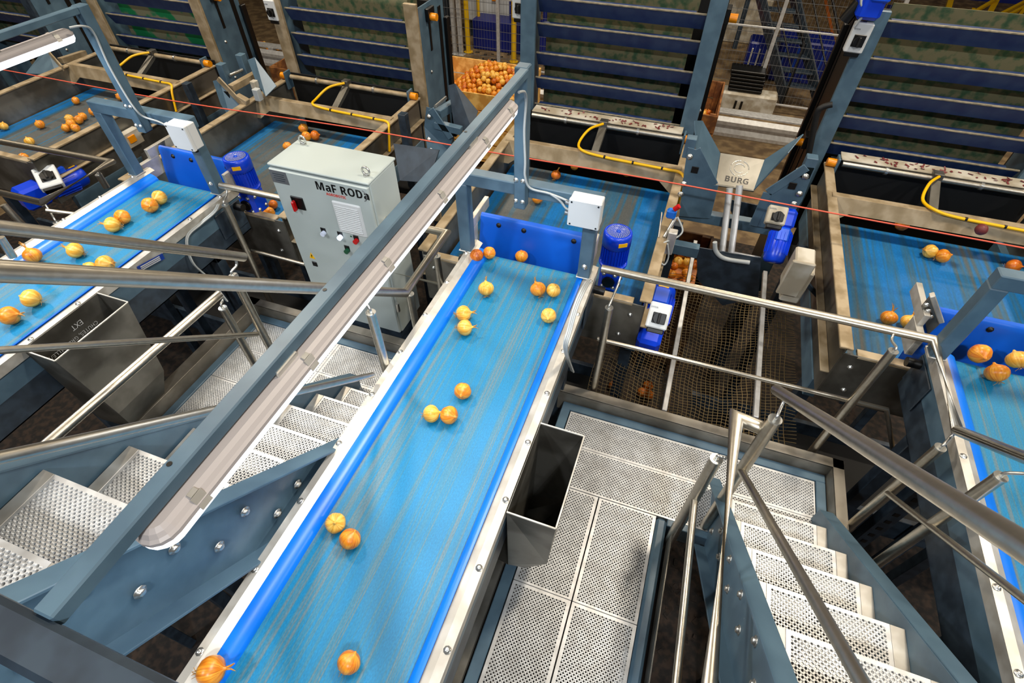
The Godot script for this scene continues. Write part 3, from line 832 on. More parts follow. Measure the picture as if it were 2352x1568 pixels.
# ---------------------------------------------------------------- reject chutes on the conveyors
func chute(xa, xb, za, zb, top, label, written):
	var t = thing("reject_chute", label, "chute")
	var mid = (top + 2.22)
	# open box: four sheet walls that narrow towards the bottom
	var T = [Vector3(xa, top, za), Vector3(xb, top, za), Vector3(xb, top, zb), Vector3(xa, top, zb)]
	var dx = -0.03
	var B = [Vector3(xa - 0.005, 2.1, za + 0.03), Vector3(xb - 0.02, 2.2, za + 0.05), Vector3(xb - 0.02, 2.2, zb - 0.04), Vector3(xa - 0.005, 2.1, zb - 0.02)]
	for i in 4:
		var j = (i + 1) % 4
		var s = begin()
		plate(s, [T[i], T[j], B[j], B[i]], 0.002)
		var w = part("wall", s, M.sheet, t)
		if i < 3:
			s = begin(); bar(s, T[i], T[j], 0.006, 0.006, Vector3.UP, 0.001); part("bright_edge", s, M.flange, w)
	var C0 = [B[0], B[1], B[2], B[3]]
	var D = [Vector3(xa - 0.12, 1.95, za + 0.1), Vector3(xb - 0.12, 1.95, za + 0.1), Vector3(xb - 0.12, 1.95, zb - 0.08), Vector3(xa - 0.12, 1.95, zb - 0.08)]
	for i in 4:
		var j = (i + 1) % 4
		var s = begin(); plate(s, [C0[i], C0[j], D[j], D[i]], 0.002); part("lower_wall", s, M.sheet, t)
	if written:
		# chalk notes on the inner wall, written upside down from here
		var bas = Basis(Vector3(0, 1, 0), PI / 2) * Basis(Vector3(0, 0, 1), PI)
		text(t, "chalk_note", "CHUTES, GRENAILLE/,", 0.026, Vector3(xa + 0.006, 2.535, -0.85), bas, M.chalk, 0.001)
		text(t, "chalk_note", "EXT", 0.036, Vector3(xa + 0.006, 2.585, -0.9), bas, M.chalk, 0.001)
		text(t, "chalk_note", "A TO L", 0.03, Vector3(xa + 0.006, 2.5, -0.93), bas, M.chalk, 0.001)
	return t

func chutes():
	chute(-0.27, -0.1, -1.07, -0.7, 2.642, "open-topped grey sheet steel chute hung on the right side of the middle conveyor", false)
	chute(-2.442, -2.257, -1.057, -0.68, 2.645, "open-topped grey sheet steel chute with chalk notes, on the left conveyor", true)

# ---------------------------------------------------------------- box filler frames between the hoppers
func fillers():
	var t = thing("box_filler", "blue steel V-shaped box filler with a cut-out logo plate between the two right hoppers", "machine")
	# logo plate
	var tl = Vector3(0.197, 2.637, -3.420); var tr = Vector3(0.468, 2.639, -3.420); var bl = Vector3(0.213, 2.529, -3.220); var br = Vector3(0.445, 2.533, -3.220)
	var s = begin(); plate(s, [tl, tr, br, bl], 0.004); bar(s, bl, br, 0.02, 0.012); var lp = part("logo_plate", s, M.sheet, t)
	var px = (tr - tl).normalized(); var pz = px.cross(bl - tl).normalized() * -1.0
	if pz.z < 0.0: pz = -pz
	var py = pz.cross(px)
	var bas = Basis(px, py, pz)
	var mid = (tl + tr + bl + br) * 0.25
	s = begin()
	for k in 24:
		var a0 = TAU * k / 24.0; var a1 = TAU * (k + 0.8) / 24.0
		if k % 6 == 5: continue
		tube(s, mid + bas * Vector3(cos(a0) * 0.055, sin(a0) * 0.055 + 0.025, 0.004), mid + bas * Vector3(cos(a1) * 0.055, sin(a1) * 0.055 + 0.025, 0.004), 0.0035, 5)
	for k in 10:
		var a0 = TAU * k / 12.0 + 0.4; var a1 = TAU * (k + 0.9) / 12.0 + 0.4
		tube(s, mid + bas * Vector3(cos(a0) * 0.032, sin(a0) * 0.032 + 0.025, 0.004), mid + bas * Vector3(cos(a1) * 0.032, sin(a1) * 0.032 + 0.025, 0.004), 0.003, 5)
	part("cut_out_emblem", s, M.zinc, lp)
	text(lp, "cut_out_lettering", "BURG", 0.055, mid + bas * Vector3(0.0, -0.062, 0.004), bas, M.black, 0.002, true)
	# wings
	s = begin(); plate(s, [tl, Vector3(0.036, 2.825, -3.420), Vector3(-0.009, 2.870, -3.300), Vector3(0.043, 2.739, -3.200), bl], 0.006); part("wing", s, M.steel, t)
	s = begin(); plate(s, [tr, Vector3(0.622, 2.832, -3.420), Vector3(0.545, 2.808, -3.200), br], 0.006); part("wing", s, M.steel, t)
	# lower side panels with a square hole
	for side in [0, 1]:
		var ring = [Vector3(-0.009, 2.798, -3.100), Vector3(0.040, 2.793, -3.100), Vector3(0.198, 2.593, -3.100), Vector3(0.214, 2.359, -3.100), Vector3(0.048, 2.338, -3.100), Vector3(0.005, 2.655, -3.100)] if side == 0 else [Vector3(0.690, 2.796, -3.100), Vector3(0.648, 2.793, -3.100), Vector3(0.506, 2.603, -3.100), Vector3(0.499, 2.367, -3.100), Vector3(0.660, 2.366, -3.100), Vector3(0.702, 2.586, -3.100)]
		s = begin(); plate(s, ring, 0.006); var pn = part("side_panel", s, M.steel, t)
		s = begin(); bar(s, ring[1], ring[2], 0.05, 0.01, Vector3(0, 0, 1), 0.002); part("panel_flange", s, M.steel, pn)
		s = begin(); bar(s, ring[2], ring[3], 0.05, 0.01, Vector3(0, 0, 1), 0.002); part("panel_flange", s, M.steel, pn)
		var hc = Vector3(0.064, 2.671, -3.090) if side == 0 else Vector3(0.616, 2.675, -3.090)
		s = begin(); cbox(s, hc, Vector3(0.04, 0.04, 0.006), 0.001); part("square_hole", s, M.black, pn)
		var spots = [Vector3(0.015, 2.747, -3.090), Vector3(0.022, 2.569, -3.090), Vector3(0.020, 2.496, -3.090)] if side == 0 else [Vector3(0.660, 2.744, -3.090), Vector3(0.669, 2.635, -3.090), Vector3(0.664, 2.566, -3.090), Vector3(0.668, 2.483, -3.090)]
		for q in spots: bolt(pn, q, 0.012, Vector3(0, 0, 1))
		s = begin()
		var bx = ring[0] + Vector3(0.01 if side == 0 else -0.03, -0.02, -0.02)
		span(s, bx.x - 0.03, bx.x + 0.03, bx.y - 0.05, bx.y + 0.07, bx.z - 0.04, bx.z + 0.02); part("hinge_block", s, M.steel, t)
	# cross beams
	s = begin(); bar(s, Vector3(0.048, 2.333, -3.150), Vector3(0.664, 2.340, -3.150), 0.06, 0.07); part("cross_beam", s, M.steel, t)
	s = begin(); bar(s, Vector3(-0.007, 2.200, -2.950), Vector3(0.221, 2.202, -2.950), 0.06, 0.075); part("cross_beam", s, M.steel, t)
	s = begin(); plate(s, [Vector3(0.202, 2.236, -2.950), Vector3(0.591, 2.249, -2.950), Vector3(0.674, 1.951, -2.950), Vector3(0.486, 1.812, -2.950), Vector3(0.271, 1.985, -2.950)], 0.008); part("front_plate", s, M.steel_dark, t)
	s = begin(); plate(s, [Vector3(0.310, 2.404, -3.300), Vector3(0.508, 2.398, -3.300), Vector3(0.529, 2.235, -3.300), Vector3(0.421, 2.237, -3.300)], 0.008); part("rear_plate", s, M.steel_dark, t)
	# galvanised conduit pair going down, then to the right
	for k in 2:
		s = begin()
		var d = Vector3(0.05 * k, 0.03 * k, 0)
		pipe(s, [Vector3(0.297, 2.555, -3.160) + d, Vector3(0.372, 2.167, -3.000) + d, Vector3(0.547, 2.168, -3.000) + d], 0.02, 12)
		part("square_conduit", s, M.galv, t)
	s = begin(); pipe(s, curve([Vector3(0.297, 2.308, -2.930), Vector3(0.324, 2.241, -2.930), Vector3(0.391, 2.203, -2.930), Vector3(0.536, 2.211, -2.930)]), 0.014, 10); part("flexible_conduit", s, M.cable, t)
	for x in [0.06, 0.86]:
		s = begin(); span(s, x - 0.03, x + 0.03, 0, 2.2, -3.25, -3.19); part("leg", s, M.steel_dark, t)
	# the filler between the cabinet hopper and the middle hopper
	t = thing("box_filler", "blue steel box filler frame partly behind the long lamp beam, before the full onion crate", "machine")
	s = begin(); plate(s, [Vector3(-1.737, 2.772, -3.500), Vector3(-1.681, 2.791, -3.500), Vector3(-1.516, 2.620, -3.500), Vector3(-1.525, 2.517, -3.400), Vector3(-1.666, 2.494, -3.400)], 0.006); part("wing", s, M.steel_dark, t)
	s = begin(); plate(s, [Vector3(-1.823, 2.689, -3.300), Vector3(-1.777, 2.680, -3.300), Vector3(-1.641, 2.478, -3.300), Vector3(-1.684, 2.387, -3.300), Vector3(-1.800, 2.222, -3.200), Vector3(-1.861, 2.541, -3.300)], 0.006); part("side_panel", s, M.steel, t)
	s = begin(); bar(s, Vector3(-1.780, 2.688, -3.280), Vector3(-1.644, 2.494, -3.280), 0.05, 0.01, Vector3(0, 0, 1)); part("panel_flange", s, M.steel, t)
	s = begin(); bar(s, Vector3(-1.793, 2.599, -3.400), Vector3(-1.727, 2.613, -3.600), 0.06, 0.06); part("cross_beam", s, M.steel, t)
	s = begin(); bar(s, Vector3(-1.769, 2.571, -3.300), Vector3(-1.565, 2.556, -3.300), 0.05, 0.05); part("cross_beam", s, M.steel, t)
	s = begin(); tube(s, Vector3(-1.754, 2.699, -3.300), Vector3(-1.767, 2.682, -3.500), 0.012, 8); part("strut", s, M.zinc, t)
	s = begin(); span(s, -2.13, -2.07, 0, 2.55, -3.45, -3.39); part("leg", s, M.steel_dark, t)
	s = begin(); span(s, -1.42, -1.36, 0, 2.3, -3.45, -3.39); part("leg", s, M.steel_dark, t)
	for q in [Vector3(-1.804, 2.629, -3.280), Vector3(-1.810, 2.473, -3.250), Vector3(-1.786, 2.408, -3.220)]: bolt(t, q, 0.012, Vector3(0, 0, 1))
	s = begin(); plate(s, [Vector3(-1.982, 2.506, -3.050), Vector3(-1.624, 2.520, -3.050), Vector3(-1.657, 2.345, -2.900), Vector3(-1.884, 2.317, -2.900)], 0.01); part("front_plate", s, M.steel_dark, t)
	# the filler between the far left hopper and the cabinet hopper
	t = thing("box_filler", "blue steel box filler frame with brown dusty edges, left of the hopper behind the cabinet", "machine")
	s = begin(); plate(s, [Vector3(-3.541, 2.711, -3.550), Vector3(-3.460, 2.740, -3.550), Vector3(-3.240, 2.584, -3.450), Vector3(-3.285, 2.535, -3.350), Vector3(-3.433, 2.586, -3.450)], 0.006); part("wing", s, M.steel, t)
	s = begin(); plate(s, [Vector3(-3.723, 2.616, -3.300), Vector3(-3.647, 2.639, -3.300), Vector3(-3.494, 2.441, -3.300), Vector3(-3.585, 2.377, -3.200), Vector3(-3.684, 2.455, -3.250)], 0.006); part("side_panel", s, M.steel, t)
	s = begin(); bar(s, Vector3(-3.643, 2.653, -3.280), Vector3(-3.473, 2.453, -3.280), 0.05, 0.012, Vector3(0, 0, 1)); part("cross_beam", s, M.dusty, t)
	s = begin(); bar(s, Vector3(-3.566, 2.580, -3.300), Vector3(-3.528, 2.595, -3.600), 0.05, 0.05); part("cross_beam", s, M.dusty, t)
	s = begin(); bar(s, Vector3(-3.535, 2.519, -3.300), Vector3(-3.445, 2.483, -3.300), 0.05, 0.05); part("cross_beam", s, M.dusty, t)
	s = begin(); cbox(s, Vector3(-3.684, 2.639, -3.400), Vector3(0.06, 0.16, 0.06)); part("hinge_block", s, M.steel, t)
	s = begin(); cbox(s, Vector3(-3.653, 2.648, -3.600), Vector3(0.06, 0.16, 0.06)); part("hinge_block", s, M.steel, t)
	s = begin(); tube(s, Vector3(-3.635, 2.635, -3.400), Vector3(-3.641, 2.626, -3.550), 0.012, 8); part("strut", s, M.zinc, t)
	s = begin(); cbox(s, Vector3(-3.608, 2.538, -3.270), Vector3(0.05, 0.05, 0.006), 0.001); part("square_hole", s, M.black, t)
	s = begin(); cbox(s, Vector3(-3.411, 2.593, -3.400), Vector3(0.045, 0.06, 0.05), 0.004); part("sensor", s, M.white_dusty, t)
	s = begin(); cbox(s, Vector3(-3.366, 2.540, -3.350), Vector3(0.05, 0.09, 0.05), 0.004); part("sensor", s, M.cable, t)
	s = begin(); span(s, -4.2, -4.14, 0, 2.5, -3.45, -3.39); part("leg", s, M.steel_dark, t)
	s = begin(); span(s, -3.66, -3.6, 0, 2.3, -3.45, -3.39); part("leg", s, M.steel_dark, t)
	t = thing("box_filler", "dark blue filler frame at the far left behind the upper strip light", "machine")
	s = begin(); plate(s, [Vector3(-5.950, 2.493, -3.500), Vector3(-5.820, 2.534, -3.500), Vector3(-5.560, 2.459, -3.400), Vector3(-5.574, 2.428, -3.300), Vector3(-5.996, 2.382, -3.300)], 0.006); part("side_panel", s, M.steel, t)
	s = begin(); bar(s, Vector3(-5.744, 2.551, -3.450), Vector3(-5.518, 2.470, -3.350), 0.05, 0.012, Vector3(0, 0, 1)); part("cross_beam", s, M.dusty, t)
	s = begin(); bar(s, Vector3(-5.730, 2.462, -3.500), Vector3(-5.803, 2.425, -3.800), 0.05, 0.05); part("cross_beam", s, M.dusty, t)
	s = begin(); span(s, -6.4, -6.34, 0, 2.5, -3.45, -3.39); part("leg", s, M.steel_dark, t)
	s = begin(); span(s, -5.85, -5.79, 0, 2.3, -3.45, -3.39); part("leg", s, M.steel_dark, t)

# ---------------------------------------------------------------- stainless rails
func rail_tube(t, called, pts, r):
	var s = begin(); pipe(s, pts, r, 18); part(called, s, M.tube, t)

func rail_post(t, base, top_y, hook, r = 0.0185):
	# post with a flat cap and the thin rod that carries the rail
	var s = begin(); tube(s, base, Vector3(base.x, top_y, base.z), r, 16)
	var p = part("post", s, M.tube, t)
	s = begin(); tube(s, Vector3(base.x, top_y, base.z), Vector3(base.x, top_y + 0.006, base.z), r + 0.001, 16); part("post_cap", s, M.zinc, p)
	s = begin()
	var c = Vector3(base.x, top_y, base.z)
	pipe(s, curve([c, c + Vector3(0, 0.025, 0), hook.lerp(c, 0.25) + Vector3(0, -0.012, 0), hook], 4), 0.0055, 8)
	part("hook_rod", s, M.zinc, p)

func rails():
	var R = 0.019
	var m = 0.9
	# right: platform rail, corner, then climbing along the stair
	var t = thing("guard_rail", "long stainless guard rail across the right walkway, then climbing the right stair's far side", "railing")
	rail_tube(t, "top_rail", [Vector3(-0.249, 2.709, -1.951), Vector3(1.155, 2.709, -1.966), Vector3(1.151, 2.709, -1.499), Vector3(1.151, 3.845, -0.237)], R)
	rail_tube(t, "mid_rail", [Vector3(-0.194, 2.392, -1.800), Vector3(1.111, 2.387, -1.820), Vector3(1.278, 2.102, -1.820)], 0.0105)
	rail_tube(t, "mid_rail", [Vector3(1.094, 2.342, -1.415), Vector3(1.094, 3.405, -0.237)], 0.0115)
	rail_post(t, Vector3(-0.165, 1.852, -1.794), 2.617, Vector3(-0.153, 2.694, -1.943))
	rail_post(t, Vector3(0.963, 1.852, -1.800), 2.739, Vector3(0.995, 2.701, -1.951) + Vector3(0, 0.01, 0.01))
	rail_post(t, Vector3(1.110, 1.852, -1.437), 2.663, Vector3(1.147, 2.709, -1.492))
	rail_post(t, Vector3(1.104, 2.081, -1.185), 2.892, Vector3(1.147, 2.992, -1.170))
	# right: guard of the walkway beside the stair opening
	t = thing("guard_rail", "short stainless guard rail with a mitred elbow beside the right stair opening", "railing")
	rail_tube(t, "top_rail", [Vector3(0.501, 2.709, -1.274), Vector3(0.405, 2.709, -1.289), Vector3(0.392, 2.709, -0.306)], 0.026)
	rail_tube(t, "mid_rail", [Vector3(0.366, 2.349, -1.117), Vector3(0.388, 2.349, -0.306)], 0.014)
	rail_post(t, Vector3(0.366, 1.814, -1.136), 2.640, Vector3(0.398, 2.694, -1.132), 0.0225)
	# right stair: rail on its left side
	t = thing("stair_rail", "thick stainless handrail crossing the lower right, on the left side of the right stair", "railing")
	rail_tube(t, "top_rail", [Vector3(0.520, 2.770, -1.415), Vector3(0.520, 3.780, -0.302)], R * 1.04)
	rail_tube(t, "mid_rail", [Vector3(0.501, 2.453, -1.251), Vector3(0.501, 3.305, -0.306)], 0.014)
	rail_post(t, Vector3(0.505, 1.890, -1.247), 2.804, Vector3(0.520, 2.869, -1.308), 0.0225)
	# left stair, near side with the mid rail
	t = thing("stair_rail", "thickest stainless handrail on the left, running behind the lamp beam to the cabinet", "railing")
	rail_tube(t, "top_rail", [Vector3(-1.029, 3.856, -0.214), Vector3(-1.040, 2.713, -1.480), Vector3(-1.056, 2.709, -1.958), Vector3(-1.400, 2.709, -1.955)], R * 1.04)
	rail_tube(t, "mid_rail", [Vector3(-0.956, 2.686, -1.033), Vector3(-0.956, 3.611, -0.038)], 0.0115)
	rail_tube(t, "mid_rail", [Vector3(-1.056, 2.387, -1.607), Vector3(-1.056, 2.387, -1.913), Vector3(-1.400, 2.387, -1.913)], 0.0105)
	rail_post(t, Vector3(-0.962, 1.95, -1.13), 2.935, Vector3(-1.0, 3.01, -1.15))
	rail_post(t, Vector3(-1.060, 1.852, -1.545), 2.640, Vector3(-1.052, 2.701, -1.530))
	rail_post(t, Vector3(-1.102, 1.852, -1.913), 2.579, Vector3(-1.102, 2.694, -1.951))
	# left stair, far side
	t = thing("stair_rail", "stainless handrail with a cut end over the left conveyor, upper of the two crossing it", "railing")
	rail_tube(t, "top_rail", [Vector3(-1.683, 2.889, -1.287), Vector3(-1.683, 3.856, -0.214)], R * 1.04)
	rail_tube(t, "mid_rail", [Vector3(-1.683, 2.523, -1.170), Vector3(-1.683, 3.382, -0.229)], 0.0115)
	rail_post(t, Vector3(-1.683, 1.85, -1.2), 2.85, Vector3(-1.683, 2.923, -1.247) + Vector3(0, -0.015, 0))
	# left walkway guard
	t = thing("guard_rail", "stainless guard rail sloping down the picture left of the left stair, above the grey chute", "railing")
	rail_tube(t, "top_rail", [Vector3(-1.825, 2.709, -1.197), Vector3(-1.860, 2.709, -0.306)], R)
	rail_post(t, Vector3(-1.815, 1.85, -1.17), 2.645, Vector3(-1.825, 2.701, -1.201))
	# rail left of the cabinet
	t = thing("guard_rail", "short stainless guard rail between the left conveyor and the control cabinet", "railing")
	rail_tube(t, "top_rail", [Vector3(-2.448, 2.709, -1.939), Vector3(-1.989, 2.709, -1.947)], R)
	rail_tube(t, "mid_rail", [Vector3(-2.391, 2.293, -1.900), Vector3(-2.006, 2.289, -1.900)], 0.0105)
	rail_post(t, Vector3(-2.383, 1.847, -1.860), 2.640, Vector3(-2.410, 2.701, -1.935))
	# U shaped rail at the far left
	t = thing("guard_rail", "U-shaped stainless guard rail at the left edge around the blue drive motor", "railing")
	rail_tube(t, "top_rail", [Vector3(-4.590, 2.709, -1.867), Vector3(-3.250, 2.709, -1.930), Vector3(-3.248, 2.709, -1.468), Vector3(-4.284, 2.709, -1.454)], R)
	rail_tube(t, "mid_rail", [Vector3(-3.200, 2.688, -1.440), Vector3(-3.120, 2.636, -1.516)], 0.0105)
	rail_post(t, Vector3(-3.170, 2.594, -1.435), 2.617, Vector3(-3.244, 2.694, -1.476))
	rail_post(t, Vector3(-3.298, 2.574, -1.850), 2.655, Vector3(-3.251, 2.694, -1.836))
	var s = begin(); tube(s, Vector3(-3.513, 2.667, -1.420), Vector3(-3.484, 2.514, -1.420), 0.0185, 14); part("post", s, M.tube, t)
	# rail piece ends in the dark near the left edge
	t = thing("guard_rail", "stainless rail post standing at the left edge below the U-shaped rail", "railing")
	s = begin(); tube(s, Vector3(-2.950, 2.814, -1.089), Vector3(-2.950, 2.708, -1.075), 0.0185, 14); part("post", s, M.tube, t)

# ---------------------------------------------------------------- steel gate frames with strip lights
func lamp_frame(xc, full, label):
	var t = thing("lamp_frame", label, "steel frame")
	var z = -1.95
	var s = begin(); span(s, xc - 0.36, xc - 0.3, 2.652, 3.03, z - 0.03, z + 0.03, 0.004); part("leg", s, M.steel, t)
	s = begin(); span(s, xc + 0.252, xc + 0.312, 2.652, 3.03, z - 0.03, z + 0.03, 0.004); var leg = part("leg", s, M.steel, t)
	bolt(leg, Vector3(xc + 0.282, 2.72, z + 0.03), 0.01, Vector3(0, 0, 1))
	s = begin(); span(s, xc - 0.36, xc + 0.325, 3.03, 3.09, z - 0.03, z + 0.03, 0.004); part("crossbar", s, M.steel, t)
	for sg in [-0.33, 0.282]:
		s = begin(); span(s, xc + sg - 0.035, xc + sg + 0.035, 2.65, 2.656, z - 0.035, z + 0.035, 0.002); part("foot_plate", s, M.flange, t)
	if not full: return t
	var xm = xc + (-0.027 if xc > -1.0 else 0.03)
	var s1 = begin(); span(s1, xm - 0.025, xm + 0.025, 3.0, 3.585, z + 0.031, z + 0.085, 0.004); var mast = part("mast", s1, M.steel, t)
	for q in [[-0.015, 3.14], [0.015, 3.14], [-0.015, 3.04], [0.015, 3.04]]:
		bolt(mast, Vector3(xm + q[0], q[1], z + 0.085), 0.007, Vector3(0, 0, 1))
	var xb = -0.621 if xc > -1.0 else xm + 0.005
	s = begin(); span(s, xb - 0.0165, xb + 0.0165, 3.556, 3.585, z + 0.085, 0.022, 0.003); var beam = part("beam", s, M.steel, t)
	for q in [-1.35, -0.62, -0.2]:
		s = begin(); tube(s, Vector3(xb - 0.006, 3.584, q), Vector3(xb - 0.006, 3.586, q), 0.0045, 10); part("hole", s, M.black, beam)
	s = begin(); span(s, xc - 0.62, xc + 0.36, 3.525, 3.583, 0.022, 0.078, 0.008); part("end_crossbar", s, M.steel_dark, t)
	for sg in [-0.6, 0.33]:
		s = begin(); span(s, xc + sg - 0.03, xc + sg + 0.03, 2.66, 3.53, 0.022, 0.078, 0.004); part("end_leg", s, M.steel_dark, t)
	return t

func strip_light(x, z0, z1, y, w, clips, label):
	# weatherproof luminaire: grey shell, clear glowing tray below, steel clips
	var t = thing("strip_light", label, "lamp")
	var s = begin()
	var n = 12
	var outline = []                       # stadium seen from above
	for i in 9:
		var a = PI * i / 8.0
		outline.append(Vector2(x + cos(a) * w, z1 - w + sin(a) * w))
	for i in 9:
		var a = PI + PI * i / 8.0
		outline.append(Vector2(x + cos(a) * w, z0 + w + sin(a) * w))
	var c = Vector2(x, (z0 + z1) / 2)
	var rim = [[1.0, y - 0.006], [1.0, y + 0.002], [0.86, y + 0.006], [0.72, y + 0.013], [0.5, y + 0.018]]
	var ringp = func(f, yy, i):
		var o = outline[i]
		var cz = clamp(o.y, z0 + w, z1 - w)
		return Vector3(x + (o.x - x) * f, yy, cz + (o.y - cz) * f)
	for k in rim.size() - 1:
		for i in outline.size():
			var j = (i + 1) % outline.size()
			flat(s)
			var out = Vector3(outline[i].x - x, 0.02, outline[i].y - clamp(outline[i].y, z0 + w, z1 - w))
			quad(s, ringp.call(rim[k][0], rim[k][1], i), ringp.call(rim[k][0], rim[k][1], j), ringp.call(rim[k + 1][0], rim[k + 1][1], j), ringp.call(rim[k + 1][0], rim[k + 1][1], i), out)
	for i in range(1, outline.size() - 1):
		tri(s, ringp.call(0.5, y + 0.018, 0), ringp.call(0.5, y + 0.018, i), ringp.call(0.5, y + 0.018, i + 1), Vector3.UP)
	part("housing", s, M.lamp_shell, t)
	s = begin()
	var tray = [[0.98, y - 0.006], [0.95, y - 0.02], [0.7, y - 0.034]]
	for k in tray.size() - 1:
		for i in outline.size():
			var j = (i + 1) % outline.size()
			round_(s)
			quad(s, ringp.call(tray[k][0], tray[k][1], i), ringp.call(tray[k][0], tray[k][1], j), ringp.call(tray[k + 1][0], tray[k + 1][1], j), ringp.call(tray[k + 1][0], tray[k + 1][1], i), Vector3(outline[i].x - x, -0.02, outline[i].y - clamp(outline[i].y, z0 + w, z1 - w)))
	flat(s)
	for i in range(1, outline.size() - 1):
		tri(s, ringp.call(0.7, y - 0.034, 0), ringp.call(0.7, y - 0.034, i), ringp.call(0.7, y - 0.034, i + 1), Vector3.DOWN)
	part("diffuser", s, M.tubeglow, t)
	for z in clips:
		for sg in [-1.0, 1.0]:
			s = begin()
			bar(s, Vector3(x + sg * w * 0.78, y + 0.015, z), Vector3(x + sg * w * 1.1, y - 0.01, z), 0.022, 0.002, Vector3(sg, 0.5, 0), 0.0005)
			bar(s, Vector3(x + sg * w * 0.55, y + 0.019, z), Vector3(x + sg * w * 0.78, y + 0.016, z), 0.016, 0.002, Vector3.UP, 0.0005)
			part("clip", s, M.flange, t)
	for zz in [z0 + 0.35, z1 - 0.35]:
		s = begin(); span(s, x - 0.012, x + 0.012, y + 0.015, y + 0.03, zz - 0.03, zz + 0.03, 0.002); part("hanger", s, M.zinc, t)
	# the light itself, just below the glowing tray
	var l = AreaLight3D.new(); l.name = "tube_light"
	l.area_size = Vector2(w * 1.5, z1 - z0 - 0.12); l.area_normalize_energy = true
	l.light_energy = 1.05; l.light_color = Color(0.95, 0.97, 1.0); l.shadow_enabled = true
	l.area_range = 30.0; l.area_attenuation = 2.0
	l.position = Vector3(x, y - 0.04, (z0 + z1) / 2); l.rotation_degrees = Vector3(-90, 0, 0)
	t.add_child(l)
	return t

func junction_box(at, size, label):
	var t = thing("junction_box", label, "electrical box", at)
	var s = begin(); cbox(s, Vector3(0, 0, -0.012), size - Vector3(0, 0, 0.024), 0.004); part("body", s, M.white, t)
	s = begin(); cbox(s, Vector3(0, 0, size.z / 2 - 0.012), Vector3(size.x + 0.004, size.y + 0.004, 0.022), 0.004); var lid = part("lid", s, M.white, t)
	for sx in [-1.0, 1.0]:
		for sy in [-1.0, 1.0]:
			s = begin(); tube(s, Vector3(sx * size.x * 0.42, sy * size.y * 0.42, size.z / 2 - 0.002), Vector3(sx * size.x * 0.42, sy * size.y * 0.42, size.z / 2 + 0.001), 0.004, 8); part("screw", s, M.black, lid)
	for sy in [-0.22, 0.18]:
		s = begin(); tube(s, Vector3(-size.x / 2, sy * size.y, 0), Vector3(-size.x / 2 - 0.022, sy * size.y, 0), 0.011, 8); part("gland", s, M.silver, t)
	s = begin(); tube(s, Vector3(size.x * 0.25, -size.y / 2, 0), Vector3(size.x * 0.25, -size.y / 2 - 0.022, 0), 0.011, 8); part("gland", s, M.black, t)
	return t

func lamp_frames():
	var o
	lamp_frame(-0.608, true, "blue-grey steel gate over the middle conveyor with the long beam running lower left")
	lamp_frame(-2.78, true, "blue-grey steel gate over the left conveyor with a mast and beam at the top left")
	lamp_frame(1.515, false, "pale blue-grey steel gate at the right edge over the right conveyor")
	strip_light(-0.613, -1.7, -0.096, 3.532, 0.037, [-0.183, -0.478, -0.786, -1.083, -1.399, -1.62], "long grey strip light under the middle lamp beam, seen from above with its bright edge")
	strip_light(-2.745, -1.79, -0.1, 3.505, 0.034, [-1.7, -1.4, -1.0, -0.6], "strip light with its glowing tube in view, at the upper left corner")
	junction_box(Vector3(-0.345, 3.042, -1.890), Vector3(0.135, 0.125, 0.075), "white junction box with two cables on the gate of the middle conveyor")
	junction_box(Vector3(-2.479, 3.022, -1.890), Vector3(0.125, 0.13, 0.075), "white junction box on the gate of the left conveyor")
	var s = begin()
	for k in 2:
		pipe(s, curve([Vector3(-0.591, 3.561, -1.720), Vector3(-0.597, 3.530, -1.800), Vector3(-0.611, 3.469, -1.860), Vector3(-0.616, 3.360, -1.860), Vector3(-0.610, 3.235, -1.860), Vector3(-0.609, 3.167, -1.860), Vector3(-0.591, 3.105, -1.880), Vector3(-0.519, 3.085, -1.900), Vector3(-0.457, 3.073, -1.900), Vector3(-0.400, 3.064, -1.890)] if k == 0 else [Vector3(-0.511, 3.085, -1.900), Vector3(-0.465, 3.061, -1.900), Vector3(-0.434, 3.029, -1.900), Vector3(-0.396, 3.026, -1.890)]), 0.005, 6)
	o = part("cable", s, M.cable, self); tag(o, "grey cable from the middle strip light down the mast to the junction box", "cable")
	s = begin()
	pipe(s, curve([Vector3(-2.680, 3.538, -1.750), Vector3(-2.665, 3.532, -1.800), Vector3(-2.706, 3.485, -1.860), Vector3(-2.721, 3.342, -1.860), Vector3(-2.713, 3.200, -1.860), Vector3(-2.697, 3.133, -1.860), Vector3(-2.695, 3.089, -1.880), Vector3(-2.631, 3.063, -1.900), Vector3(-2.587, 3.042, -1.900), Vector3(-2.567, 3.007, -1.890)]), 0.005, 6)
	o = part("cable", s, M.cable, self); tag(o, "grey cable from the upper left strip light down its mast", "cable")

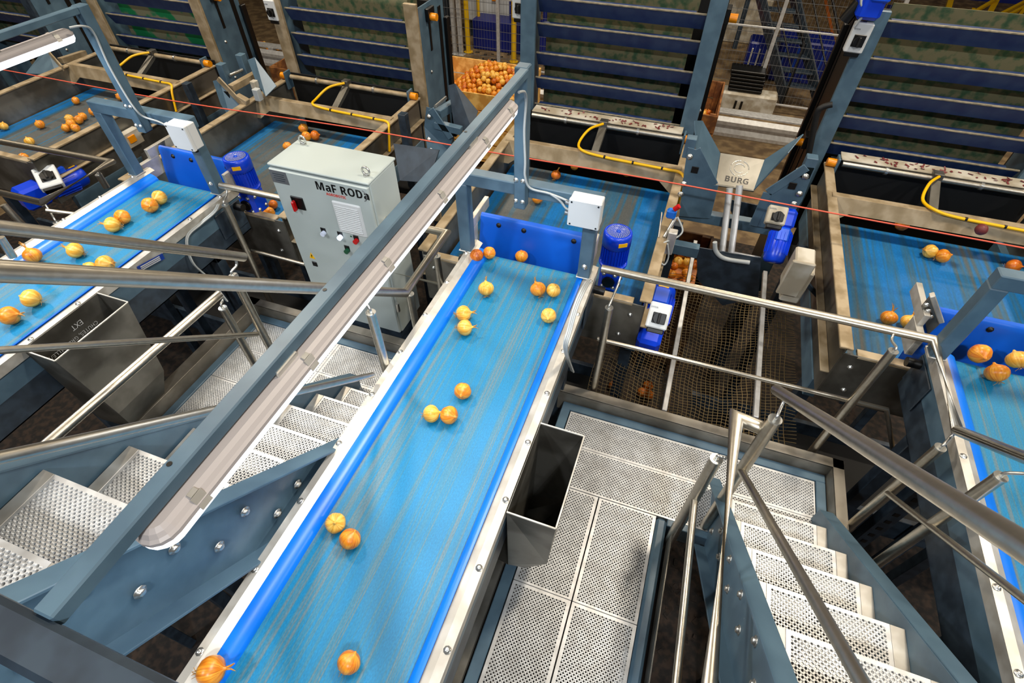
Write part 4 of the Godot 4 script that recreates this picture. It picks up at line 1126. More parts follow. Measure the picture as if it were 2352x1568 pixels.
# ---------------------------------------------------------------- control cabinet
func cabinet():
	var xl = -1.975; var xr = -1.4; var yt = 2.957; var yb = 1.93; var zf = -1.86; var zb = -2.13
	var t = thing("control_cabinet", "light grey control cabinet with lettering, push buttons and eye bolts behind the lamp beam", "cabinet")
	var s = begin(); span(s, xl, xr, yb, yt, zb, zf - 0.025, 0.006); part("body", s, M.cab, t)
	s = begin(); span(s, xl - 0.003, xr + 0.003, yt - 0.002, yt + 0.012, zb - 0.01, zf - 0.01, 0.004); part("top_cover", s, M.cab, t)
	s = begin(); span(s, xl + 0.002, xr - 0.002, yb + 0.01, yt - 0.008, zf - 0.022, zf, 0.006); var door = part("door", s, M.cab, t)
	s = begin(); span(s, xl + 0.02, xr - 0.02, 0.012, yb, zb + 0.02, zf - 0.03); part("plinth", s, M.steel_dark, t)
	# eye bolts
	for q in [Vector3(xl + 0.06, yt + 0.012, zb + 0.035), Vector3(xr - 0.04, yt + 0.012, zf - 0.07)]:
		s = begin()
		var pts = []
		for i in 17: pts.append(q + Vector3(sin(TAU * i / 16.0) * 0.019, 0.027 - cos(TAU * i / 16.0) * 0.019, 0))
		pipe(s, pts, 0.0055, 8, false)
		tube(s, q - Vector3(0, 0.003, 0), q + Vector3(0, 0.006, 0), 0.016, 12)
		part("eye_bolt", s, M.zinc, t)
	var f = func(u, v): return Vector3(xl + u * (xr - xl), yt - v, zf)
	# maker plate top left
	s = begin(); cbox(s, f.call(0.1, 0.05), Vector3(0.1, 0.07, 0.002), 0.0); var pl = part("data_plate", s, M.silver, door)
	for k in 4:
		s = begin(); cbox(s, f.call(0.1, 0.033 + 0.012 * k) + Vector3(0, 0, 0.0015), Vector3(0.07 - 0.012 * (k % 2), 0.003, 0.001), 0.0); part("print_line", s, M.steel_dark, pl)
	text(door, "lettering", "MaF RODa", 0.062, f.call(0.735, 0.052), Basis.IDENTITY, M.black, 0.002, true)
	text(door, "lettering", "AGROBOTIC", 0.02, f.call(0.66, 0.089), Basis.IDENTITY, M.logo_red, 0.002, true)
	s = begin()
	for k in 9:
		var a0 = -1.3 + 2.6 * k / 9.0; var a1 = -1.3 + 2.6 * (k + 1) / 9.0
		tube(s, f.call(0.955, 0.055) + Vector3(cos(a0) * 0.022 - 0.012, sin(a0) * 0.03, 0.001), f.call(0.955, 0.055) + Vector3(cos(a1) * 0.022 - 0.012, sin(a1) * 0.03, 0.001), 0.0025, 5)
	part("lettering", s, M.silver, door)
	# fan grille
	var gc = f.call(0.74, 0.215)
	s = begin(); cbox(s, gc, Vector3(0.165, 0.19, 0.016), 0.006); var gr = part("vent_grille", s, M.white, door)
	for k in 13:
		s = begin(); obox(s, gc + Vector3(0, 0.07 - 0.0117 * k, 0.01), Vector3(0.135, 0.007, 0.006), Basis(Vector3(1, 0, 0), 0.5), 0.001); part("slat", s, M.white, gr)
	# main switch
	s = begin(); cbox(s, f.call(0.215, 0.185), Vector3(0.075, 0.075, 0.012), 0.003); var ms = part("main_switch", s, M.black, door)
	s = begin(); cbox(s, f.call(0.19, 0.195) + Vector3(0, 0, 0.02), Vector3(0.016, 0.06, 0.026), 0.005); part("switch_handle", s, M.red, ms)
	# buttons
	for q in [[0.405, 0.345, "glass_white"], [0.585, 0.345, "led"], [0.755, 0.345, "red"], [0.62, 0.43, "green"]]:
		s = begin(); cbox(s, f.call(q[0] - 0.004, q[1] - 0.012), Vector3(0.032, 0.036, 0.004), 0.001); var b = part("button_plate", s, M.black, door)
		s = begin(); tube(s, f.call(q[0], q[1]), f.call(q[0], q[1]) + Vector3(0, 0, 0.022), 0.0135, 16); part("push_button" if q[2] != "led" else "signal_lamp", s, M[q[2]], b)
	# warning triangle, door lock, hinges, sticker
	s = begin(); plate(s, [f.call(0.12, 0.56) + Vector3(0, 0, 0.0015), f.call(0.185, 0.56) + Vector3(0, 0, 0.0015), f.call(0.152, 0.518) + Vector3(0, 0, 0.0015)], 0.0015); var wt = part("warning_sign", s, M.yellow, door)
	s = begin(); plate(s, [f.call(0.156, 0.528) + Vector3(0, 0, 0.0025), f.call(0.145, 0.545) + Vector3(0, 0, 0.0025), f.call(0.152, 0.544) + Vector3(0, 0, 0.0025), f.call(0.149, 0.556) + Vector3(0, 0, 0.0025), f.call(0.16, 0.54) + Vector3(0, 0, 0.0025)], 0.001); part("bolt_symbol", s, M.black, wt)
	s = begin(); cbox(s, f.call(0.155, 0.6), Vector3(0.034, 0.036, 0.008), 0.006); part("door_lock", s, M.black, door)
	for v in [0.27, 0.8]:
		s = begin(); tube(s, f.call(1.0, v) + Vector3(0.012, -0.03, -0.012), f.call(1.0, v) + Vector3(0.012, 0.03, -0.012), 0.012, 12); part("hinge", s, M.zinc, t)
	s = begin(); cbox(s, f.call(0.71, 0.322) + Vector3(0, 0, 0.008), Vector3(0.008, 0.008, 0.002), 0.0); part("sticker", s, M.green, gr)

# ---------------------------------------------------------------- motors
func fan_motor(at, h, r, label):
	# standing flange motor with a perforated fan cowl on top; at = top of the cowl
	var t = thing("gear_motor", label, "motor")
	var T = Transform3D(Basis.IDENTITY, at)
	var s = begin(); lathe(s, [Vector2(r * 0.97, -h * 0.42), Vector2(r, -h * 0.41), Vector2(r, -0.02), Vector2(r * 0.96, -0.006), Vector2(r * 0.8, 0)], 32, T); lathe(s, [Vector2(r * 0.8, 0), Vector2(r * 0.8, -0.004), Vector2(0, -0.004)], 32, T)
	var cowl = part("fan_cowl", s, M.motor, t)
	s = begin()
	for ring in range(1, 8):
		var rr = r * 0.78 * ring / 7.5
		var nn = int(max(6.0, TAU * rr / 0.0095))
		if rr < r * 0.16: continue
		for i in nn:
			var a = TAU * i / nn
			var q = at + Vector3(cos(a) * rr, -0.0035, sin(a) * rr)
			tube(s, q, q + Vector3(0, 0.0008, 0), 0.0028, 6)
	part("fan_holes", s, M.cable, cowl)
	s = begin(); lathe(s, [Vector2(r * 0.14, -0.004), Vector2(r * 0.13, 0.001), Vector2(0, 0.002)], 16, T); part("cowl_centre", s, M.motor_light, cowl)
	s = begin()
	lathe(s, [Vector2(r * 0.86, -h), Vector2(r * 0.86, -h * 0.42)], 24, T)
	for i in 28:
		var a = TAU * i / 28.0
		var d = Vector3(cos(a), 0, sin(a))
		bar(s, at + d * r * 0.9 + Vector3(0, -h * 0.44, 0), at + d * r * 0.9 + Vector3(0, -h * 0.92, 0), 0.003, r * 0.16, d, 0.0)
	part("finned_body", s, M.motor, t)
	s = begin(); lathe(s, [Vector2(0, -h * 1.06), Vector2(r * 1.02, -h * 1.06), Vector2(r * 1.02, -h), Vector2(r * 0.86, -h)], 24, T); part("flange", s, M.motor, t)
	s = begin(); plate(s, [at + Vector3(0.28 * r, -0.03, r * 0.985), at + Vector3(0.28 * r, -0.052, r * 0.985), at + Vector3(0.8 * r, -0.052, r * 0.64), at + Vector3(0.8 * r, -0.03, r * 0.64)], -0.004); part("sticker", s, M.yellow, cowl)
	s = begin(); cbox(s, at + Vector3(0, -h * 1.06 - 0.085, 0), Vector3(r * 1.5, 0.17, r * 1.7), 0.02); var gb = part("gearbox", s, M.motor, t)
	for dy in [-0.04, -0.13]:
		for dz in [-0.4, 0.4]:
			bolt(gb, at + Vector3(r * 0.75, -h * 1.06 + dy, r * dz), 0.008, Vector3(1, 0, 0))
			bolt(gb, at + Vector3(r * dz, -h * 1.06 + dy, r * 0.85), 0.008, Vector3(0, 0, 1))
	s = begin(); tube(s, at + Vector3(0, -h * 1.06 - 0.09, r * 0.84), at + Vector3(0, -h * 1.06 - 0.09, r * 1.0), r * 0.45, 16); part("output_hub", s, M.black, gb)
	return t

func drive(at, dir, label, k):
	# lying geared motor: body along dir from at, terminal box on top, isolator in front
	var t = thing("gear_motor", label, "motor")
	var b = frame_of(dir)
	var d = dir.normalized()
	var T = Transform3D(Basis(b.x, d, b.x.cross(d)) * k, at)
	var s = begin(); lathe(s, [Vector2(0, 0), Vector2(0.05, 0), Vector2(0.062, 0.012), Vector2(0.066, 0.05), Vector2(0.066, 0.2), Vector2(0.05, 0.215), Vector2(0, 0.215)], 26, T); var body = part("motor_body", s, M.motor, t)
	s = begin()
	for i in 22:
		var a = TAU * i / 22.0
		var o = b.x * cos(a) + b.y * sin(a)
		bar(s, at + o * 0.066 * k + d * 0.06 * k, at + o * 0.066 * k + d * 0.19 * k, 0.0025 * k, 0.012 * k, o, 0.0)
	part("cooling_fins", s, M.motor, body)
	s = begin(); obox(s, at + d * 0.12 * k + Vector3(0, 0.075, 0) * k, Vector3(0.08, 0.04, 0.09) * k, frame_of(d), 0.01); part("terminal_box", s, M.motor_light, t)
	s = begin(); obox(s, at + d * 0.04 * k + Vector3(0.0, 0.066, 0) * k, Vector3(0.05, 0.004, 0.035) * k, frame_of(d), 0.001); part("sticker", s, M.yellow, body)
	s = begin(); obox(s, at + d * 0.28 * k, Vector3(0.11, 0.12, 0.13) * k, frame_of(d), 0.02); part("gearbox", s, M.motor, t)
	return t

func mount_bar(p, q, label):
	var s = begin(); bar(s, p + Vector3(0, 0, -0.03), q, 0.025, 0.025)
	tag(part("steel_support", s, M.steel_dark, self), label, "bracket")

func motors():
	fan_motor(Vector3(-0.245, 2.640, -2.371), 0.2, 0.078, "standing blue motor with perforated fan cowl below the middle gate's white junction box")
	fan_motor(Vector3(-2.481, 2.780, -2.141), 0.19, 0.075, "standing blue motor with a round fan cowl left of the control cabinet")
	drive(Vector3(0.060, 2.300, -2.406), Vector3(-0.02, -0.35, 1.0), "blue geared motor lying on the net beside the walkway, with a white isolator in front", 1.15)
	mount_bar(Vector3(0.065, 2.462, -1.990), Vector3(-0.02, 2.05, -2.2), "thin steel arm carrying the isolator in front of the lying motor on the net")
	switch_box(Vector3(0.065, 2.462, -1.990), Basis(Vector3(1, 0, 0), -0.75), 0.105, 0.13, "white isolator with a black rotary switch in front of the lying motor on the net")
	drive(Vector3(0.655, 2.260, -2.908), Vector3(0.0, 0.75, -0.66), "blue geared motor hanging at the right box filler, its round end towards the viewer", 0.95)
	switch_box(Vector3(0.537, 2.675, -2.750), Basis(Vector3(1, 0, 0), -0.8), 0.1, 0.1, "dusty white isolator above the motor on the right box filler", M.white_dusty)
	drive(Vector3(-4.305, 2.220, -2.321), Vector3(-0.25, 0.0, 1.0), "blue drive motor with white sticker inside the U-shaped rail at the left", 1.3)
	switch_box(Vector3(-4.245, 2.350, -2.057), Basis(Vector3(0, 1, 0), 1.0) * Basis(Vector3(1, 0, 0), -1.2), 0.14, 0.19, "white isolator lying flat with a black knob inside the U-shaped rail at the left")

# ---------------------------------------------------------------- odds and ends
func small_things():
	var o; var s
	# the red pull cord in front of the hoppers
	s = begin()
	pipe(s, curve([Vector3(-5.772, 2.614, -2.900), Vector3(-5.269, 2.615, -2.900), Vector3(-3.742, 2.614, -2.900), Vector3(-2.224, 2.655, -2.900), Vector3(-1.174, 2.658, -2.900), Vector3(-0.155, 2.669, -2.900), Vector3(0.801, 2.659, -2.900), Vector3(1.748, 2.655, -2.900)], 4), 0.0042, 6)
	o = part("trip_wire", s, M.cord, self); tag(o, "taut red pull cord stretched across all the hoppers", "cord")
	mount_bar(Vector3(0.757, 2.355, -2.700), Vector3(0.94, 2.2, -2.75), "short steel arm holding the dusty grey box to the right hopper")
	var t = thing("sensor_box", "dusty pale grey box beside the right hopper, right of the hanging motor", "electrical box")
	s = begin(); obox(s, Vector3(0.735, 2.413, -2.620), Vector3(0.1, 0.24, 0.2), Basis(Vector3(1, 0, 0), 0.12), 0.008); part("body", s, M.white_dusty, t)
	s = begin(); obox(s, Vector3(0.702, 2.475, -2.500), Vector3(0.112, 0.25, 0.02), Basis(Vector3(1, 0, 0), 0.12), 0.006); part("lid", s, M.white_dusty, t)
	# blue emergency sensor with its cables on the middle hopper rim
	t = thing("pull_switch", "bright blue sensor head with white cables on the right rim of the middle hopper", "sensor")
	s = begin(); cbox(s, Vector3(-0.003, 2.576, -2.730), Vector3(0.055, 0.06, 0.045), 0.012); part("head", s, M.label_blue_bright if M.has("label_blue_bright") else M.skirt, t)
	s = begin(); tube(s, Vector3(0.007, 2.617, -2.710), Vector3(0.028, 2.645, -2.710), 0.014, 10); part("red_cap", s, M.red, t)
	s = begin(); tube(s, Vector3(0.026, 2.554, -2.730), Vector3(-0.007, 2.477, -2.630), 0.012, 8); part("arm", s, M.zinc, t)
	s = begin(); cbox(s, Vector3(0.033, 2.456, -2.630), Vector3(0.05, 0.15, 0.05), 0.004); part("bracket", s, M.flange, t)
	s = begin(); pipe(s, curve([Vector3(0.034, 2.593, -2.680), Vector3(0.082, 2.524, -2.660), Vector3(0.051, 2.482, -2.630), Vector3(-0.007, 2.466, -2.580), Vector3(-0.008, 2.380, -2.560), Vector3(0.031, 2.339, -2.560), Vector3(0.043, 2.385, -2.580), Vector3(0.019, 2.473, -2.580)]), 0.005, 6); part("cable", s, M.cable, t)
	s = begin(); tube(s, Vector3(-0.057, 2.570, -2.730), Vector3(-0.036, 2.574, -2.480), 0.005, 6); part("rod", s, M.zinc, t)
	# small junction box under the left mast
	t = thing("junction_box", "small white terminal box with a yellow sticker on the side of the far left hopper", "electrical box")
	s = begin(); obox(s, Vector3(-4.255, 2.297, -2.782), Vector3(0.06, 0.12, 0.15), Basis.IDENTITY, 0.006); part("body", s, M.white_dusty, t)
	s = begin(); obox(s, Vector3(-4.220, 2.302, -2.760), Vector3(0.012, 0.05, 0.06), Basis.IDENTITY, 0.0); part("sticker", s, M.amber, t)
	# bracket with holes beside the left flap
	t = thing("mounting_bracket", "grey bracket with a row of slots beside the flap of the left conveyor", "bracket")
	s = begin(); plate(s, [Vector3(-3.349, 2.613, -2.200), Vector3(-3.079, 2.747, -2.200), Vector3(-3.109, 2.676, -2.200), Vector3(-3.372, 2.529, -2.200)], 0.01); part("plate", s, M.sheet, t)
	for k in 4:
		var c = (Vector3(-3.277, 2.618, -2.190)).lerp(Vector3(-3.112, 2.700, -2.190), k / 3.0)
		s = begin(); cbox(s, c, Vector3(0.01, 0.03, 0.004), 0.001); part("slot", s, M.black, t)
	# slotted bracket by the right flap
	t = thing("mounting_bracket", "grey slotted bracket in front of the blue flap of the right conveyor", "bracket")
	s = begin(); plate(s, [Vector3(1.120, 2.727, -2.150), Vector3(1.121, 2.796, -2.150), Vector3(1.226, 2.669, -2.150), Vector3(1.217, 2.588, -2.150)], 0.012); part("plate", s, M.sheet, t)
	s = begin(); bar(s, Vector3(1.120, 2.802, -2.140), Vector3(1.224, 2.675, -2.140), 0.03, 0.02); part("edge", s, M.flange, t)
	for q in [Vector3(1.123, 2.751, -2.130), Vector3(1.145, 2.722, -2.130), Vector3(1.168, 2.695, -2.130)]:
		bolt(t, q, 0.008, Vector3(0, 0, 1))

func pit():
	# the sunken space below the lines: net on two bars, dark litter
	var t = thing("safety_net", "knotted safety net spread over the pit between the two right hoppers on two galvanised bars", "net")
	var yn = 1.72
	for q in [[Vector3(0.247, 1.740, -1.975), Vector3(0.233, 1.740, -3.719)], [Vector3(0.758, 1.740, -2.109), Vector3(0.771, 1.740, -3.511)]]:
		var s = begin(); bar(s, q[0], q[1], 0.03, 0.03); part("net_bar", s, M.galv, t)
	var s = begin()
	var h = func(x, z): return yn - 0.1 * sin((x + 0.06) * 3.3) * sin((z + 3.2) * 2.2) + 0.012 * sin(x * 31.0 + z * 17.0)
	var xs = []
	var x = -0.22
	while x < 0.94:
		var pts = []
		var z = -1.78
		while z > -3.3:
			pts.append(Vector3(x + 0.006 * sin(z * 12.0 + x * 5.0), h.call(x, z), z)); z -= 0.09
		pipe(s, pts, 0.0022, 3, false)
		x += 0.026
	var z2 = -1.78
	while z2 > -3.3:
		var pts = []
		x = -0.22
		while x < 1.0:
			pts.append(Vector3(x, h.call(x, z2), z2 + 0.006 * sin(x * 14.0))); x += 0.08
		pipe(s, pts, 0.0022, 3, false)
		z2 -= 0.026
	var nt = part("netting", s, M.net, t); nt.set_meta("kind", "stuff")
	# dark concrete-walled pit floor litter
	s = begin()
	for k in 500:
		var p = Vector3(rng.randf_range(-0.2, 1.1), 0.012, rng.randf_range(-3.4, -1.2))
		obox(s, p, Vector3(rng.randf_range(0.02, 0.07), 0.008, rng.randf_range(0.01, 0.04)), Basis.from_euler(Vector3(rng.randf_range(-0.4, 0.4), rng.randf() * TAU, 0)))
	var o = part("skin_litter", s, M.trash, self); o.set_meta("kind", "stuff"); tag(o, "brown onion skins and litter on the pit floor under the net", "litter")
	# lower conveyors in the pit, dark steel
	t = thing("pit_conveyor", "dark cross conveyor running under the lines in the pit", "conveyor")
	s = begin(); span(s, -7.0, 3.6, 0.55, 0.62, -3.0, -2.4); part("belt", s, M.rubber, t)
	s = begin(); span(s, -7.0, 3.6, 0.5, 0.75, -3.04, -3.0); part("side_frame", s, M.steel_dark, t)
	s = begin(); span(s, -7.0, 3.6, 0.5, 0.75, -2.4, -2.36); part("side_frame", s, M.steel_dark, t)
	for xx in [-6.0, -3.6, -1.4, 1.2, 3.2]:
		s = begin(); span(s, xx - 0.03, xx + 0.03, 0, 0.5, -2.9, -2.84); part("leg", s, M.steel_dark, t)
		s = begin(); span(s, xx - 0.03, xx + 0.03, 0, 0.5, -2.5, -2.44); part("leg", s, M.steel_dark, t)
	# steps seen through the gap by the right stair
	t = thing("lower_step", "perforated lower landing seen down the gap beside the right stair", "walkway")
	plank(t, 0.36, 0.52, -0.9, -0.6, 0.9)
	# wooden crate under the middle filler
	crate(Vector3(0.22, 0.0, -4.25), Vector3(0.46, 1.18, 0.9), M.wood_shaded, "brown slatted crate of onions standing below the right box filler")
	# perforated upright beside the right platform
	t = thing("perforated_post", "grey slotted steel upright in the dark beside the right platform", "post")
	var c = Vector3(1.404, 1.680, -1.700)
	s = begin(); span(s, c.x - 0.035, c.x + 0.035, 0, 2.2, c.z - 0.03, c.z + 0.03); part("upright", s, M.steel_dark, t)
	s = begin()
	for k in 24: span(s, c.x - 0.012, c.x + 0.012, 0.3 + 0.08 * k, 0.33 + 0.08 * k, c.z + 0.029, c.z + 0.032, 0)
	var sl = part("slots", s, M.black, t); sl.set_meta("kind", "stuff")

# ---------------------------------------------------------------- background
func crate(at, size, m, label, gr = ""):
	# open wooden pallet box of horizontal boards with corner posts
	var t = thing("wooden_crate", label, "crate", at, gr)
	var n = 4
	var bh = size.y * 0.84 / n
	for i in n:
		var y = size.y * 0.16 + bh * (i + 0.5)
		for sg in [-1.0, 1.0]:
			var s = begin(); cbox(s, Vector3(0, y, sg * (size.z / 2 - 0.012)), Vector3(size.x, bh - 0.018, 0.024), 0.003); part("board", s, m, t)
			s = begin(); cbox(s, Vector3(sg * (size.x / 2 - 0.012), y, 0), Vector3(0.024, bh - 0.018, size.z - 0.05), 0.003); part("board", s, m, t)
	for sx in [-1.0, 1.0]:
		for sz in [-1.0, 1.0]:
			var s = begin(); cbox(s, Vector3(sx * (size.x / 2 - 0.07), size.y * 0.58, sz * (size.z / 2 - 0.045)), Vector3(0.08, size.y * 0.84, 0.04), 0.003); part("corner_post", s, m, t)
	for k in 5:
		var s = begin(); cbox(s, Vector3(0, size.y * 0.14, -size.z / 2 + size.z * (k + 0.5) / 5.0), Vector3(size.x, 0.03, size.z / 5.0 - 0.02), 0.002); part("floor_board", s, m, t)
	for k in 3:
		var s = begin(); cbox(s, Vector3((k - 1) * (size.x / 2 - 0.06), size.y * 0.06, 0), Vector3(0.1, size.y * 0.12, size.z), 0.003); part("skid", s, m, t)
	return t

func fence(x0, x1, z, h, label):
	var t = thing("mesh_fence", label, "fence")
	var n = int(ceil((x1 - x0) / 1.7))
	for i in n + 1:
		var x = lerp(x0, x1, float(i) / n)
		var s = begin(); span(s, x - 0.03, x + 0.03, 0, h, z - 0.03, z + 0.03, 0.004); span(s, x - 0.09, x + 0.09, 0, 0.012, z - 0.09, z + 0.09, 0.002); part("fence_post", s, M.galv, t)
	var s = begin()
	var y = 0.15
	while y < h:
		bar(s, Vector3(x0, y, z), Vector3(x1, y, z), 0.006, 0.006, Vector3.UP, 0.0); y += 0.16
	part("wires", s, M.silver, t).set_meta("kind", "stuff")
	s = begin()
	var x2 = x0
	while x2 < x1:
		bar(s, Vector3(x2, 0.15, z), Vector3(x2, h, z), 0.003, 0.003, Vector3(0, 0, 1), 0.0); x2 += 0.06
	part("wires", s, M.silver, t).set_meta("kind", "stuff")
	for yy in [0.15, h * 0.52, h]:
		s = begin(); bar(s, Vector3(x0, yy, z), Vector3(x1, yy, z), 0.03, 0.03); part("fence_rail", s, M.galv, t)

func barrier(x0, x1, z, label):
	var t = thing("crash_barrier", label, "barrier")
	var s = begin()
	var ring = [Vector2(0.0, 0.32), Vector2(0.06, 0.36), Vector2(0.06, 0.41), Vector2(0.0, 0.46), Vector2(0.0, 0.5), Vector2(0.06, 0.54), Vector2(0.06, 0.59), Vector2(0.0, 0.64)]
	for i in ring.size() - 1:
		flat(s)
		var a = ring[i]; var b = ring[i + 1]
		quad(s, Vector3(x0, a.y, z + a.x), Vector3(x1, a.y, z + a.x), Vector3(x1, b.y, z + b.x), Vector3(x0, b.y, z + b.x), Vector3(0, -(b.x - a.x), b.y - a.y))
		quad(s, Vector3(x0, a.y, z + a.x - 0.004), Vector3(x1, a.y, z + a.x - 0.004), Vector3(x1, b.y, z + b.x - 0.004), Vector3(x0, b.y, z + b.x - 0.004), Vector3(0, (b.x - a.x), a.y - b.y))
	part("rail", s, M.galv, t)
	var x = x0 + 0.4
	while x < x1:
		s = begin(); span(s, x - 0.05, x + 0.05, 0, 0.68, z - 0.1, z - 0.01); part("barrier_post", s, M.galv, t); x += 2.0
	s = begin(); span(s, x0, x1, 0.66, 0.69, z - 0.2, z - 0.02); part("top_plate", s, M.galv, t)

func box_at(called, label, cat, lo, hi, m, extra = null):
	var t = thing(called, label, cat)
	var s = begin(); span(s, lo.x, hi.x, lo.y, hi.y, lo.z, hi.z, 0.02); part("body", s, m, t)
	return t

func background():
	crate(Vector3(-3.27, 0, -7.6), Vector3(1.62, 1.2, 1.22), M.wood, "new yellow pine crate heaped with onions behind the lamp beam")
	crate(Vector3(-0.55, 0, -8.0), Vector3(1.62, 1.2, 1.22), M.wood_old, "old brown crate with a few onions right of the middle tower, half hidden")
	crate(Vector3(-6.152, 1.000, -7.133) * Vector3(1, 0, 1) + Vector3(0.35, 0, -0.4), Vector3(1.5, 1.15, 1.2), M.wood_old, "weathered wooden crate partly behind the tower left of the control cabinet hopper")
	crate(Vector3(-11.427, 1.000, -7.692) * Vector3(1, 0, 1), Vector3(1.2, 1.15, 1.2), M.wood_old, "orange-brown crate in the dark behind the upper left mast")
	barrier(-10.5, 1.9, -8.75, "grey corrugated crash barrier on the floor behind the crates")
	fence(-7.5, 2.58, -10.75, 2.6, "wire mesh safety fence with galvanised posts across the back of the aisle")
	# black stair at the back right
	var t = thing("steel_staircase", "black steel stair with thin handrails standing beyond the fence at the top right", "stair")
	var a = Vector3(1.72, 0.0, -11.15); var b = Vector3(0.25, 2.2, -12.6)
	var s = begin()
	plate(s, [a + Vector3(-0.3, 0, 0), a + Vector3(-0.3, 0.3, 0.1), b + Vector3(-0.3, 0.3, 0), b + Vector3(-0.3, 0, 0)], 0.03); plate(s, [a + Vector3(0.3, 0, 0), a + Vector3(0.3, 0.3, 0.1), b + Vector3(0.3, 0.3, 0), b + Vector3(0.3, 0, 0)], 0.03)
	part("stringer", s, M.steel_dark, t)
	for k in 11:
		var c = a.lerp(b, (k + 0.7) / 11.0) + Vector3(0, 0.2, 0)
		s = begin(); cbox(s, c, Vector3(0.6, 0.03, 0.2), 0.004); part("step", s, M.steel_dark, t)
	for x in [-0.3, 0.3]:
		s = begin(); pipe(s, [a + Vector3(x, 0.1, 0.2), a + Vector3(x, 1.1, 0.2), b + Vector3(x, 1.2, 0)], 0.022, 8); part("handrail", s, M.black, t)
		s = begin(); pipe(s, [a + Vector3(x, 0.6, 0.2), b + Vector3(x, 0.7, 0)], 0.016, 8); part("handrail", s, M.black, t)
	s = begin(); span(s, b.x - 0.8, b.x + 0.3, 2.55, 2.62, b.z - 1.5, b.z); part("landing", s, M.steel_dark, t)
	s = begin(); span(s, b.x - 0.7, b.x - 0.6, 0, 2.55, b.z - 1.4, b.z - 1.3); part("landing", s, M.steel_dark, t)
	s = begin(); span(s, b.x + 0.1, b.x + 0.2, 0, 2.55, b.z - 1.4, b.z - 1.3); part("landing", s, M.steel_dark, t)
	# machine parts around the stair
	s = begin()
	t = thing("sorting_machine", "grey machine base with black slots standing in front of the black stair", "machine")
	s = begin(); cbox(s, Vector3(0.785, 0.200, -10.572), Vector3(0.95, 0.36, 0.35), 0.03); part("base", s, M.white_dusty, t)
	for k in 2:
		s = begin(); cbox(s, (Vector3(0.583, 0.220, -10.509)) + Vector3(0.1 * k, 0.0, 0.2), Vector3(0.04, 0.14, 0.02), 0.002); part("slot", s, M.black, t)
	t = thing("tray_stack", "stack of black trays on the grey machine before the stair", "trays")
	for k in 6:
		s = begin(); cbox(s, (Vector3(0.667, 0.420, -10.622)) + Vector3(rng.randf_range(-0.03, 0.03), 0.06 * k, 0), Vector3(0.58, 0.045, 0.35), 0.01); part("tray", s, M.black, t)
	t = thing("plastic_crate", "dark blue plastic bin with pale ribs behind the stair rails", "bin")
	s = begin(); cbox(s, Vector3(1.644, 0.400, -12.613), Vector3(1.0, 0.75, 0.8), 0.03); part("body", s, M.blue_paint, t)
	for k in 4:
		s = begin(); cbox(s, (Vector3(1.644, 0.400, -12.613)) + Vector3(-0.35 + 0.23 * k, 0.0, 0.41), Vector3(0.04, 0.6, 0.03), 0.004); part("rib", s, M.label_blue, t)
	t = thing("plastic_crate", "dark blue bin left of the black stair, below the mesh", "bin")
	s = begin(); cbox(s, Vector3(0.804, 0.400, -12.065), Vector3(0.42, 0.8, 0.5), 0.03); part("body", s, M.blue_paint, t)
	for k in 3:
		s = begin(); cbox(s, (Vector3(0.804, 0.400, -12.065)) + Vector3(-0.13 + 0.13 * k, 0.0, 0.26), Vector3(0.03, 0.6, 0.02), 0.004); part("rib", s, M.flange, t)
	box_at("machine_box", "grey boxy machine with a pale lid behind the fence, by the red cloth", "machine", Vector3(0.044, 0.000, -14.608) + Vector3(-0.6, 0, -0.6), Vector3(0.044, 0.000, -14.608) + Vector3(0.9, 0.9, 0.3), M.white_dusty)
	s = begin(); obox(s, Vector3(-0.063, 0.950, -12.267), Vector3(0.35, 0.03, 0.5), Basis(Vector3(0, 0, 1), -0.6), 0.01)
	var o = part("red_cloth", s, M.red, self); tag(o, "red cloth hanging over a machine right of the yellow knob on the middle tower", "cloth")
	# right: machines with yellow frames and blue slats
	t = thing("lattice_barrier", "yellow lattice frame in front of a dark blue machine at the top right corner", "steel frame")
	s = begin()
	for q in [[2160, 52, 2182, -20], [2230, 56, 2300, -20], [2320, 60, 2400, -20]]: pass
	bar(s, Vector3(4.686, 0.400, -15.666), Vector3(5.564, 0.400, -19.314), 0.12, 0.12); part("upright", s, M.yellow_paint, t)
	s = begin(); bar(s, Vector3(5.502, 0.400, -15.896), Vector3(6.636, 0.400, -19.269), 0.12, 0.12); part("upright", s, M.yellow_paint, t)
	for q in [[Vector3(4.837, 0.500, -15.516), Vector3(6.124, 0.500, -17.865)], [Vector3(5.079, 0.500, -15.540), Vector3(5.456, 0.500, -16.825)], [Vector3(5.343, 0.500, -15.604), Vector3(6.745, 0.500, -17.899)], [Vector3(5.703, 0.500, -15.919), Vector3(6.754, 0.500, -17.646)], [Vector3(5.946, 0.500, -15.637), Vector3(6.774, 0.500, -17.726)]]:
		s = begin(); bar(s, q[0], q[1], 0.07, 0.07); part("brace", s, M.yellow_paint, t)
	t = thing("blue_machine", "dark blue machine housing behind the yellow lattice at the top right", "machine")
	var c = Vector3(6.760, 0.000, -20.155)
	s = begin(); span(s, c.x - 1.3, c.x + 2.2, 0, 0.4, c.z - 2.0, c.z + 0.2); part("body", s, M.blue_paint, t)
	s = begin(); span(s, c.x - 1.6, c.x - 1.2, 0, 0.7, c.z - 1.2, c.z + 0.0); part("side_cover", s, M.white, t)
	t = thing("blue_pallet", "light blue slatted pallet top behind the right tower", "pallet")
	for k in 5:
		s = begin(); obox(s, (Vector3(3.837, 0.350, -16.132)).lerp(Vector3(4.549, 0.350, -16.319), k / 4.0), Vector3(0.24, 0.03, 0.9), Basis.IDENTITY, 0.004); part("slat", s, M.label_blue, t)
